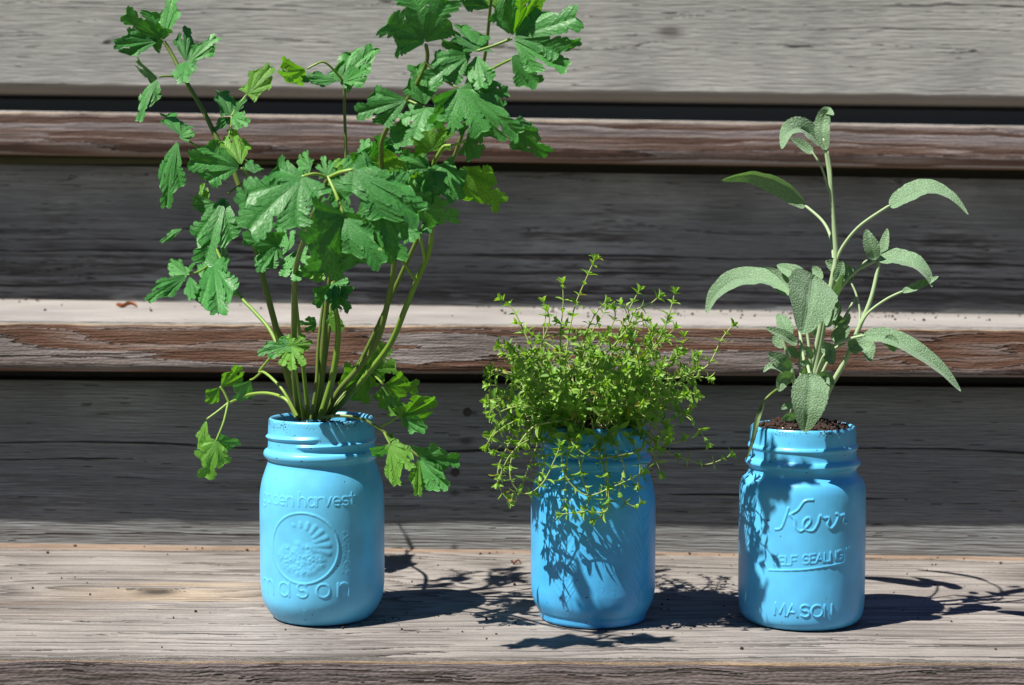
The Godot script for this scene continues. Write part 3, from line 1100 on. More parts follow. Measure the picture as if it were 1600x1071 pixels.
func leaflet(parent: Node, s: String, young := 0) -> MeshInstance3D:
	# "bx,by,dz tx,ty,dz width roll outline curl": base and tip on the photograph with depth, width in pixels, roll in degrees
	var w := s.split(" ", false)
	var a := nums(w[0])
	var c := nums(w[1])
	var b := Q(a[0], a[1], a[2])
	var t := Q(c[0], c[1], c[2])
	var roll := deg_to_rad(float(w[3]))
	var v := int(w[4])
	var curl := float(w[5])
	var width := float(w[2]) * 1.03 * (JAR_Z - a[2]) / F / maxf(cos(roll), 0.45)
	var Y := t - b
	var L := Y.length()
	Y /= L
	var X := Y.cross(Vector3(0, 0, 1)).normalized()
	var N := X.cross(Y)
	if (N.rotated(Y, 0.3) - N).dot(Vector3(-0.46, 0.83, 0.30)) < 0:      # a positive roll turns the face up to the sun
		roll = -roll
	X = X.rotated(Y, roll)
	N = N.rotated(Y, roll)
	var nu := 11
	var nt := 56
	var big := L > 0.022
	var flat := []
	var top := 0.0
	var wide := 0.0
	for l in LOBES[v]:
		var dir: float = float(l[0]) + rng.randf_range(-0.10, 0.10)
		var len: float = float(l[1]) * rng.randf_range(0.88, 1.10)
		var half: float = float(l[2]) * rng.randf_range(0.90, 1.15)
		var y2 := Vector2(sin(dir), cos(dir))
		var x2 := Vector2(y2.y, -y2.x)
		var bow := rng.randf_range(-0.10, 0.10) + 0.10 * signf(dir) * (1.0 if absf(dir) > 0.2 else 0.0)
		var foot := Vector2(0, float(l[3]))
		var n := 8.0 if big else 6.5
		var phs := [rng.randf(), rng.randf()]
		var cuts := [rng.randf_range(0.50, 0.68), rng.randf_range(0.50, 0.68)]
		var p := PackedVector2Array()
		for j in nt:
			var f := float(j) / (nt - 1)
			for i in nu:
				var q := 2.0 * i / (nu - 1) - 1.0
				var side := 0 if q < 0 else 1
				var env: float = half * lobe_half(f)
				var hw: float = env * lobe_teeth(f, n, phs[side], cuts[side])
				var o := foot + y2 * (f * len * 0.86 + absf(q) * env * 0.50) + x2 * (q * hw + bow * f * f * len)
				p.append(o)
				top = maxf(top, o.y)
				wide = maxf(wide, absf(o.x))
		flat.append(p)
	var sx := width / (2.0 * wide)
	var sy := L / top
	var ph := rng.randf() * TAU
	var fold := rng.randf_range(-0.05, 0.13)
	var wave := rng.randf_range(0.015, 0.05)
	var m := ArrayMesh.new()
	var V := PackedVector3Array()
	var NN := PackedVector3Array()
	var UV := PackedVector2Array()
	var I := PackedInt32Array()
	var which := 0
	for p in flat:
		var pts := PackedVector3Array()
		var uv := PackedVector2Array()
		var tw := rng.randf_range(-0.12, 0.12)
		var droop := rng.randf_range(-0.05, 0.22)
		for j in nt:
			var f := float(j) / (nt - 1)
			for i in nu:
				var q := 2.0 * i / (nu - 1) - 1.0
				var o: Vector2 = p[j * nu + i]
				var z := -curl * o.y * o.y + fold * absf(o.x) - curl * 0.5 * o.x * o.x
				z += which * 0.012 * f - droop * f * f * 0.5
				z += q * tw * 0.12 * f + 0.035 * absf(q) * f - 0.02 * f * exp(-pow(q / 0.12, 2.0))
				z += wave * 0.5 * sin(f * 9.0 + ph + q * 2.0 + which * 2.0) * absf(q) * f + wave * 0.6 * sin(o.y * 6.0 + ph * 2.0 + o.x * 5.0) * f
				pts.append(b + X * (o.x * sx) + Y * (o.y * sy) + N * (z * L))
				uv.append(Vector2(q * 0.5 + 0.5, f))
		var arr := arrays_of(pts, nu, nt, uv)
		var base := V.size()
		V.append_array(pts)
		NN.append_array(arr[Mesh.ARRAY_NORMAL])
		UV.append_array(uv)
		for k in arr[Mesh.ARRAY_INDEX]:
			I.append(base + k)
		which += 1
	var all := []
	all.resize(Mesh.ARRAY_MAX)
	all[Mesh.ARRAY_VERTEX] = V
	all[Mesh.ARRAY_NORMAL] = NN
	all[Mesh.ARRAY_TEX_UV] = UV
	all[Mesh.ARRAY_INDEX] = I
	add_surface(m, all, M["parsley_%d" % (2 if young or rng.randf() < 0.05 else rng.randi() % 2)])
	return put(parent, "leaflet", m)


func make_parsley() -> void:
	var p := thing("parsley_plant", "tall flat leaved parsley with long stalks standing in the left jar", "plant", "potted herbs")
	p.position = Vector3.ZERO
	var s: MeshInstance3D

	lean = 0.0
	# left tall stalk
	s = stem(p, "stalk", "478,655,0 452,600,.005 434,525,.01 412,440,.012 388,340,.012 366,270,.01 345,230,.008 318,175,.004 290,127,.0 268,85,-.005 255,64,-.006", .0023, .0012, M.stalk_dark)
	leaflet(s, "254,62,-.006 192,20,.004 62 -18 0 .15")
	leaflet(s, "256,60,-.006 268,-12,-.012 46 22 2 .10")
	leaflet(s, "252,63,-.006 177,70,.012 40 14 1 .12")
	stem(s, "leaf_stalk", "289,127,0 290,110,0 290,98,.002", .0009, .0007, M.stalk)
	leaflet(s, "289,99,.002 291,38,-.010 34 -30 1 .10")
	leaflet(s, "292,99,.002 340,54,-.004 38 22 2 .12")
	leaflet(s, "291,97,.003 283,123,.022 42 10 0 .2")
	stem(s, "leaf_stalk", "289,127,0 275,120,.001 262,119,.002 247,120,.003", .0009, .0007, M.stalk_dark)
	leaflet(s, "247,121,.003 209,112,-.018 40 -50 2 .25")
	leaflet(s, "247,122,.003 212,186,.014 36 24 2 .20")
	stem(s, "leaf_stalk", "331,241,.006 315,235,.008 300,224,.010 281,213,.010", .0009, .0007, M.stalk)
	leaflet(s, "281,213,.010 268,169,-.004 44 -42 2 .15")
	leaflet(s, "278,215,.011 303,208,.016 26 12 1 .15")
	leaflet(s, "279,216,.011 246,316,.024 50 18 1 .30")
	stem(s, "leaf_stalk", "350,236,.007 358,210,.004 361,195,.002 362,181,.0", .0009, .0007, M.stalk)
	leaflet(s, "360,180,0 346,136,-.012 38 -46 0 .15")
	leaflet(s, "362,182,0 384,192,.014 32 10 0 .15")
	leaflet(s, "361,182,0 334,202,.010 18 0 1 .15")
	leaflet(s, "364,178,0 384,152,.0 15 10 1 .1")
	stem(s, "leaf_stalk", "362,181,0 372,165,-.004 386,147,-.008", .0008, .0006, M.stalk)
	leaflet(s, "386,147,-.008 426,103,-.012 42 10 0 .12")
	stem(s, "leaf_stalk", "392,285,.012 386,272,.016 376,262,.018", .0009, .0008, M.stalk)
	leaflet(s, "377,263,.018 294,250,.034 76 12 2 .16")
	leaflet(s, "376,261,.018 366,199,.0 44 -35 1 .12", 1)
	stem(s, "leaf_stalk", "396,280,.01 378,288,.014 354,304,.018", .0009, .0008, M.stalk_dark)
	leaflet(s, "353,305,.018 316,406,.042 80 12 2 .22")
	leaflet(s, "338,318,.014 296,322,.004 34 -10 2 .2")
	leaflet(s, "316,340,.006 314,285,.0 22 30 1 .2", 1)
	leaflet(s, "286,357,.0 248,374,.004 14 20 1 .3")

	lean = -0.36
	# lower left stalk
	s = stem(p, "stalk", "470,655,.004 452,590,.012 425,522,.018 398,488,.02 375,463,.02 352,420,.018 337,388,.016", .0016, .0010, M.stalk)
	stem(s, "leaf_stalk", "377,464,.02 362,459,.026 348,455,.03", .0009, .0008, M.stalk_light)
	leaflet(s, "343,407,.018 366,381,.0 34 -46 1 .2")
	stem(s, "leaf_stalk", "345,408,.018 338,410,.022 331,411,.024", .0009, .0007, M.stalk)
	leaflet(s, "333,410,.024 338,474,.046 76 16 0 .25")
	stem(s, "leaf_stalk", "331,411,.024 312,424,.026 292,430,.026", .0009, .0007, M.stalk)
	leaflet(s, "294,430,.026 230,463,.036 40 14 1 .2")
	leaflet(s, "292,429,.026 263,410,.022 34 0 0 .15")
	leaflet(s, "294,429,.026 300,405,.02 16 20 1 .15")
	leaflet(s, "296,431,.026 300,462,.040 28 16 1 .2")

	lean = 0.0
	# drooping stalks on the left side of the mouth
	s = stem(p, "stalk", "462,652,0.010 448,626,0.007 420,615,-0.008 388,617,-0.029 362,628,-0.046 356,630,-0.046", .0012, .0009, M.stalk_light)
	stem(s, "leaf_stalk", "357,629,-0.046 350,614,-0.046 343,604,-0.046", .0008, .0007, M.stalk_light)
	leaflet(s, "344,605,-0.046 378,576,-0.039 34 -30 2 .2", 1)
	leaflet(s, "343,604,-0.046 325,631,-0.042 26 -35 1 .25", 1)
	stem(s, "leaf_stalk", "356,630,-0.046 340,643,-0.044 322,656,-0.042", .0008, .0007, M.stalk_light)
	leaflet(s, "323,655,-0.042 309,702,-0.036 24 35 1 .2", 1)
	stem(s, "leaf_stalk", "356,630,-0.046 349,660,-0.040 337,690,-0.036", .0008, .0007, M.stalk_light)
	leaflet(s, "338,689,-0.036 328,747,-0.024 58 -18 0 .2", 1)
	leaflet(s, "339,689,-0.036 373,697,-0.031 30 -40 2 .2")
	s = stem(p, "stalk", "464,650,0.012 443,612,0.007 425,592,-0.002 412,582,-0.010 405,581,-0.016 415,568,-0.008 427,553,0.004", .0010, .0008, M.stalk_light)
	stem(s, "leaf_stalk", "407,583,-0.014 396,592,-0.021 390,594,-0.024", .0007, .0006, M.stalk_light)
	leaflet(s, "392,593,-0.022 366,628,-0.037 40 -12 1 .15")

	lean = 0.0
	# small bright leaf in front of the stalks
	s = stem(p, "stalk", "474,655,.014 465,600,.03 460,565,.036 453,538,.04", .0010, .0007, M.stalk)
	leaflet(s, "452,540,.04 402,555,.044 32 26 3 .2")
	leaflet(s, "454,540,.04 487,534,.044 30 0 3 .2", 1)
	leaflet(s, "454,541,.04 456,578,.056 44 -8 3 .2", 1)
	leaflet(s, "452,538,.04 436,527,.034 26 20 3 .2", 1)
	leaflet(s, "456,538,.04 476,527,.032 24 20 3 .2", 1)

	lean = 0.10
	# middle stalk with the large fore leaves
	s = stem(p, "stalk", "468,655,.0 460,590,.008 459,500,.02 462,420,.04 484,350,.07 512,278,.085", .0022, .0013, M.stalk_dark)
	stem(s, "leaf_stalk", "512,278,.085 492,272,.09 470,277,.094", .0009, .0010, M.stalk_light)
	leaflet(s, "474,276,.094 388,356,.13 118 14 0 .22")
	stem(s, "leaf_stalk", "512,278,.085 530,270,.09 552,265,.092", .0009, .0010, M.stalk_light)
	leaflet(s, "550,265,.092 652,338,.118 92 14 0 .25")
	stem(s, "leaf_stalk", "512,276,.085 524,302,.095 536,335,.104", .0009, .0011, M.stalk_light)
	leaflet(s, "535,332,.104 516,432,.128 104 -42 0 .30")
	leaflet(s, "538,338,.104 590,410,.130 64 10 2 .25")
	leaflet(s, "592,312,.098 626,408,.120 76 8 0 .25")
	leaflet(s, "514,280,.080 548,302,.086 54 16 0 .2")
	leaflet(s, "511,276,.080 503,241,.070 30 -6 3 .2")
	leaflet(s, "514,276,.080 534,244,.066 26 20 1 .2", 1)

	lean = 0.03
	# the stalk behind them with dense leaves inside the clump
	s = stem(p, "stalk", "490,655,-.004 500,590,.0 508,500,.004 516,430,.01 528,350,.02 548,285,.03", .0021, .0012, M.stalk_dark)
	leaflet(s, "560,264,.05 628,226,.03 66 -48 0 .2")
	leaflet(s, "556,264,.05 650,292,.07 70 -40 0 .2")
	leaflet(s, "577,247,.04 568,214,.03 34 -10 2 .15")
	leaflet(s, "590,242,.04 622,214,.026 40 22 0 .15")
	leaflet(s, "530,268,.06 556,244,.05 32 10 2 .15")
	leaflet(s, "520,300,.03 545,340,.045 46 -40 0 .2")
	leaflet(s, "500,320,.02 478,292,.015 40 -42 0 .2")
	leaflet(s, "505,350,.03 470,372,.04 48 -30 0 .2")
	leaflet(s, "600,300,.04 640,330,.05 48 -36 0 .2")
	leaflet(s, "560,330,.03 585,360,.04 46 -36 0 .2")
	leaflet(s, "622,250,.03 668,282,.05 50 14 0 .2")
	leaflet(s, "606,330,.05 650,372,.07 48 16 0 .2")
	leaflet(s, "470,330,.04 430,352,.06 46 14 0 .2")
	leaflet(s, "478,300,.02 440,262,.01 44 -20 0 .2")
	leaflet(s, "586,352,.05 604,398,.07 44 12 0 .2")
	leaflet(s, "556,300,.05 600,292,.05 46 18 2 .2")
	leaflet(s, "540,380,.03 572,402,.05 38 -30 0 .2")
	leaflet(s, "486,400,.03 500,436,.05 40 10 0 .2")
	leaflet(s, "486,262,.05 462,243,.04 36 -20 0 .2")
	leaflet(s, "396,272,.03 392,245,.02 30 -36 2 .2")
	leaflet(s, "400,310,.035 372,318,.05 52 18 0 .2")
	s = stem(p, "stalk", "482,655,.002 472,560,.012 462,470,.03 458,400,.046", .0015, .0009, M.stalk)
	leaflet(s, "436,384,.05 379,370,.066 56 20 0 .15")
	leaflet(s, "434,386,.05 404,420,.070 36 10 1 .15")
	leaflet(s, "454,388,.048 441,356,.03 36 16 3 .15")
	leaflet(s, "460,394,.05 466,432,.070 58 6 3 .2")
	leaflet(s, "488,423,.046 460,424,.05 26 -44 2 .2")
	s = stem(p, "stalk", "500,655,.006 520,585,.012 528,520,.016 522,470,.018 519,440,.018", .0024, .0011, M.stalk)
	leaflet(s, "519,444,.02 494,478,.03 36 -20 2 .2")
	leaflet(s, "521,446,.02 540,486,.036 36 -24 2 .2")
	leaflet(s, "520,443,.02 548,452,.03 30 14 1 .2")
	leaflet(s, "520,440,.02 519,478,.04 28 14 1 .2")
	leaflet(s, "494,508,.01 467,505,.012 28 -20 3 .2")
	leaflet(s, "513,497,.008 535,516,.012 30 -26 0 .2", 1)
	leaflet(s, "512,496,.008 524,485,.0 18 10 1 .2", 1)

	lean = 0.0
	# thin upright stalk with the folded top leaf
	s = stem(p, "stalk", "496,655,-.012 508,560,-.014 528,400,-.016 540,300,-.016 540,235,-.016 538,170,-.014 538,133,-.012", .0014, .0009, M.stalk_dark)
	leaflet(s, "530,128,-.010 584,66,-.018 56 12 0 .22")
	leaflet(s, "528,128,-.010 474,116,.0 26 28 2 .30")
	leaflet(s, "534,128,-.010 574,108,.004 40 22 2 .2")
	stem(s, "leaf_stalk", "540,132,-.012 520,108,-.006 505,97,-.002 490,102,.0 479,108,.0", .0008, .0006, M.stalk_light)
	leaflet(s, "480,108,.0 437,122,-.006 44 -52 1 .2", 1)

	lean = 0.13
	# right tall stalk
	s = stem(p, "stalk", "504,655,-.006 530,610,-.006 560,575,-.006 590,530,-.006 610,450,-.004 616,395,.0 606,320,.004 596,260,.006 600,210,.008 640,150,.012 666,98,.012 665,68,.012", .0022, .0011, M.stalk_dark)
	leaflet(s, "664,66,.012 642,-18,.004 122 -20 0 .16")
	stem(s, "leaf_stalk", "636,156,.012 650,162,.016 664,168,.02", .0009, .0007, M.stalk)
	leaflet(s, "663,167,.02 656,97,.004 58 -18 2 .15")
	leaflet(s, "640,154,.014 556,178,.026 62 8 1 .15")
	leaflet(s, "664,168,.02 648,212,.04 66 12 0 .2")
	s = stem(p, "stalk", "510,655,-.01 560,600,-.014 608,540,-.014 634,480,-.01 652,437,-.006 668,400,-.004 674,366,0 670,320,.006 676,262,.012 686,240,.014 694,228,.014", .0021, .0012, M.stalk)
	stem(s, "leaf_stalk", "651,440,-.006 640,425,0 628,406,.004", .0012, .001, M.stalk)
	stem(s, "leaf_stalk", "655,430,-.006 663,405,-.004 656,370,.0", .0013, .001, M.stalk_light)
	leaflet(s, "674,236,.014 668,190,.006 78 -24 0 .12", 1)
	leaflet(s, "674,264,.016 630,240,.02 44 16 1 .15")
	leaflet(s, "686,256,.018 655,318,.034 48 10 2 .2")
	leaflet(s, "690,256,.018 716,312,.036 56 10 0 .2")
	leaflet(s, "718,258,.012 780,330,.026 66 -34 2 .2", 1)
	leaflet(s, "640,196,.02 610,226,.03 46 12 0 .2")
	leaflet(s, "676,292,.016 640,312,.03 44 14 0 .2")
	leaflet(s, "700,190,.02 742,178,.03 48 14 0 .2")
	leaflet(s, "650,322,.02 718,346,.03 54 -40 0 .2")
	leaflet(s, "680,345,.012 656,360,.02 24 10 1 .2")
	leaflet(s, "640,300,.03 668,330,.036 44 -30 0 .2")
	stem(s, "leaf_stalk", "694,228,.014 712,226,.018 730,219,.022", .0009, .0008, M.stalk_light)
	leaflet(s, "728,218,.022 752,240,.03 46 -42 0 .2")
	leaflet(s, "792,190,.026 856,248,.034 48 -30 1 .2")
	leaflet(s, "800,190,.026 836,196,.02 24 20 2 .2")
	stem(s, "leaf_stalk", "664,96,.012 690,122,.018 716,138,.026", .0009, .0008, M.stalk_dark)
	leaflet(s, "716,138,.026 752,206,.050 92 10 0 .22")
	leaflet(s, "730,142,.028 812,212,.050 66 8 2 .22")
	leaflet(s, "745,148,.026 797,146,.022 50 16 0 .15")
	leaflet(s, "716,138,.026 682,200,.040 46 -40 2 .2")
	leaflet(s, "722,138,.020 768,118,.006 40 -42 2 .2")

	lean = 0.13
	# far right stalk: the two large leaves at the top
	s = stem(p, "stalk", "508,655,-.016 566,560,-.03 640,400,-.04 700,270,-.04 738,160,-.038 757,90,-.036 765,20,-.034 770,-30,-.032", .0017, .0008, M.stalk_dark)
	leaflet(s, "768,14,-.034 722,-14,-.02 36 14 1 .2")
	leaflet(s, "768,8,-.034 790,-30,-.04 34 10 0 .2")
	stem(s, "leaf_stalk", "742,150,-.036 752,120,-.02 772,106,-.012 800,92,-.006", .0009, .0008, M.stalk)
	leaflet(s, "800,84,-.006 838,136,.010 46 -30 2 .2")
	leaflet(s, "850,72,-.012 911,70,-.016 22 -30 1 .2")
	stem(s, "leaf_stalk", "800,60,.004 775,70,.006 744,80,.008", .0009, .0008, M.stalk)
	leaflet(s, "798,60,.004 908,30,.014 84 12 2 .16")
	leaflet(s, "799,61,.004 884,106,.026 56 12 1 .18")
	leaflet(s, "797,58,.004 806,-26,-.008 62 -26 2 .15")
	leaflet(s, "800,56,.004 848,-14,-.01 44 -50 1 .15", 1)
	leaflet(s, "744,80,.008 720,36,-.008 52 -46 0 .15")
	leaflet(s, "742,81,.008 686,72,.0 26 -52 1 .15")
	leaflet(s, "740,83,.008 664,118,.028 58 10 1 .2")
	leaflet(s, "745,84,.008 748,138,.032 46 10 1 .2")

	lean = 0.0
	# low stalk hanging out over the right side of the mouth
	s = stem(p, "stalk", "500,654,.022 530,650,.034 565,655,.038 592,670,.04 622,692,.042 640,703,.044 656,715,.046", .0011, .0009, M.stalk_dark)
	leaflet(s, "654,714,.046 716,720,.054 56 -18 0 .15")
	leaflet(s, "655,715,.046 694,766,.060 46 -22 1 .15")
	leaflet(s, "654,715,.046 654,776,.058 30 -34 1 .15", 1)
	stem(s, "leaf_stalk", "600,676,.041 606,688,.043 610,696,.044", .0008, .0006, M.stalk_light)
	leaflet(s, "609,694,.044 616,758,.056 34 14 1 .15", 1)
	leaflet(s, "611,694,.044 644,732,.054 40 16 0 .15", 1)
	leaflet(s, "607,695,.044 588,718,.036 36 -40 2 .15")
	leaflet(s, "608,692,.044 613,676,.04 14 10 1 .15", 1)
	stem(s, "leaf_stalk", "590,669,.04 608,660,.038 625,649,.036", .0009, .0007, M.stalk_light)
	leaflet(s, "625,650,.036 684,630,.034 52 -26 0 .15", 1)
	leaflet(s, "626,651,.036 666,674,.044 32 -26 1 .15")
	leaflet(s, "624,649,.036 612,616,.026 44 -40 0 .15", 1)
	s = stem(p, "stalk", "506,655,-.004 530,625,-.008 552,600,-.012 580,583,-.016", .0012, .0008, M.stalk_dark)
	leaflet(s, "577,583,-.016 535,614,-.010 74 -24 0 .12", 1)
	leaflet(s, "582,581,-.016 606,540,-.024 66 -24 0 .12", 1)
	stem(s, "leaf_stalk", "580,582,-.016 590,592,-.014 600,602,-.012", .0009, .0008, M.stalk_light)
	leaflet(s, "598,601,-.012 654,612,-.012 52 -34 2 .12", 1)
	leaflet(s, "598,602,-.012 596,637,-.008 30 -24 1 .12", 1)
	# cut stubs and short shoots at the base
	stem(p, "stalk", "512,655,-.004 530,632,-.004 545,615,-.004", .0011, .0010, M.stalk_dark)
	stem(p, "stalk", "486,655,.008 494,600,.008 497,540,.006 505,470,.004", .0013, .0009, M.stalk_dark)


# ---------------------------------------------------------------- thyme

var thyme_leaf := []         # shared leaf shapes, 1 m long, base at the origin, along +y, face +z
var loose := []              # per tint: [V, N, I] of the leaves beyond the first 300
var leaf_count := 0


func make_thyme_leaf(sd: int) -> Array:
	var r := RandomNumberGenerator.new()
	r.seed = sd
	var nu := 5
	var nv := 8
	var pts := PackedVector3Array()
	var uv := PackedVector2Array()
	var bend := r.randf_range(0.1, 0.4)
	var cup := r.randf_range(0.2, 0.6)
	var wide := r.randf_range(0.20, 0.28)
	for j in nv:
		var t := float(j) / (nv - 1)
		var w := wide * pow(sin(PI * pow(clampf(t * 0.95 + 0.02, 0, 1), 1.1)), 0.7)
		if t < 0.15: w = minf(w, 0.06 + t * 0.5)
		for i in nu:
			var s := 2.0 * i / (nu - 1) - 1.0
			pts.append(Vector3(s * w, t, cup * w * s * s - bend * t * t))
			uv.append(Vector2(s * 0.5 + 0.5, t))
	return arrays_of(pts, nu, nv, uv)


func thyme_blade(parent: Node3D, at: Vector3, dir: Vector3, up: Vector3, size: float, tint: int, own: bool) -> void:
	var y := dir.normalized()
	var x := y.cross(up)
	if x.length() < 0.01:
		x = y.cross(Vector3.RIGHT)
	x = x.normalized()
	var z := x.cross(y)
	var k := rng.randi() % 3
	var t := Transform3D(Basis(x * size, y * size, z * size), at)
	if own and leaf_count < 300:
		leaf_count += 1
		var o := put(parent, "leaf", thyme_leaf[k * 4 + tint])
		o.transform = t
		return
	var src: Array = loose[4 + k]
	var dst: Array = loose[tint]
	var o: int = dst[0].size()
	for v in src[Mesh.ARRAY_VERTEX]:
		dst[0].append(t * v)
	var nb := t.basis.orthonormalized()
	for v in src[Mesh.ARRAY_NORMAL]:
		dst[1].append(nb * v)
	for i in src[Mesh.ARRAY_INDEX]:
		dst[2].append(o + i)


func sprig(parent: Node, pts: PackedVector3Array, r0: float, own: bool, leaf_len: float, bare: float, woody := false) -> void:
	var m := ArrayMesh.new()
	add_surface(m, tube_arrays(pts, r0, r0 * 0.55, 5), M.thyme_wood if woody else M.thyme_stem)
	var s := put(parent, "sprig", m)
	var total := 0.0
	for i in pts.size() - 1:
		total += pts[i].distance_to(pts[i + 1])
	var go := 0.0
	var next := total * bare
	var turn := rng.randf() * TAU
	for i in pts.size() - 1:
		var seg := pts[i].distance_to(pts[i + 1])
		var d := (pts[i + 1] - pts[i]).normalized()
		while next < go + seg:
			var q := pts[i].lerp(pts[i + 1], (next - go) / seg)
			var f := next / total
			var side := d.cross(Vector3.UP if absf(d.y) < 0.9 else Vector3.RIGHT).normalized().rotated(d, turn)
			var size := leaf_len * (1.0 - 0.35 * f) * rng.randf_range(0.75, 1.2)
			for e in [1.0, -1.0]:
				var dir: Vector3 = side * e + d * rng.randf_range(0.25, 0.8) + Vector3(0, rng.randf_range(-0.15, 0.3), 0)
				var tint := rng.randi() % 3
				if rng.randf() < 0.05: tint = 3
				thyme_blade(s, q, dir, d + Vector3(0, 0.4, 0.2), size, tint, own)
				if rng.randf() < 0.35:      # a shoot of two small leaves in the axil
					thyme_blade(s, q + d * 0.0004, (dir + d * 1.2).rotated(d, 0.6), d, size * 0.5, 1, own)
					thyme_blade(s, q + d * 0.0004, (dir + d * 1.2).rotated(d, -0.6), d, size * 0.5, 1, own)
			turn += PI / 2 + rng.randf_range(-0.3, 0.3)
			next += lerpf(0.0115, 0.0058, f) * rng.randf_range(0.8, 1.2)
		go += seg
	var d := (pts[pts.size() - 1] - pts[pts.size() - 3]).normalized()
	for k in 5:
		var side := d.cross(Vector3(0.3, 0.2, 1)).normalized().rotated(d, k * 2.4)
		thyme_blade(s, pts[pts.size() - 1] - d * 0.0006 * k, side * 0.55 + d, side * -1.0, leaf_len * (0.45 + 0.06 * k), 1, own)


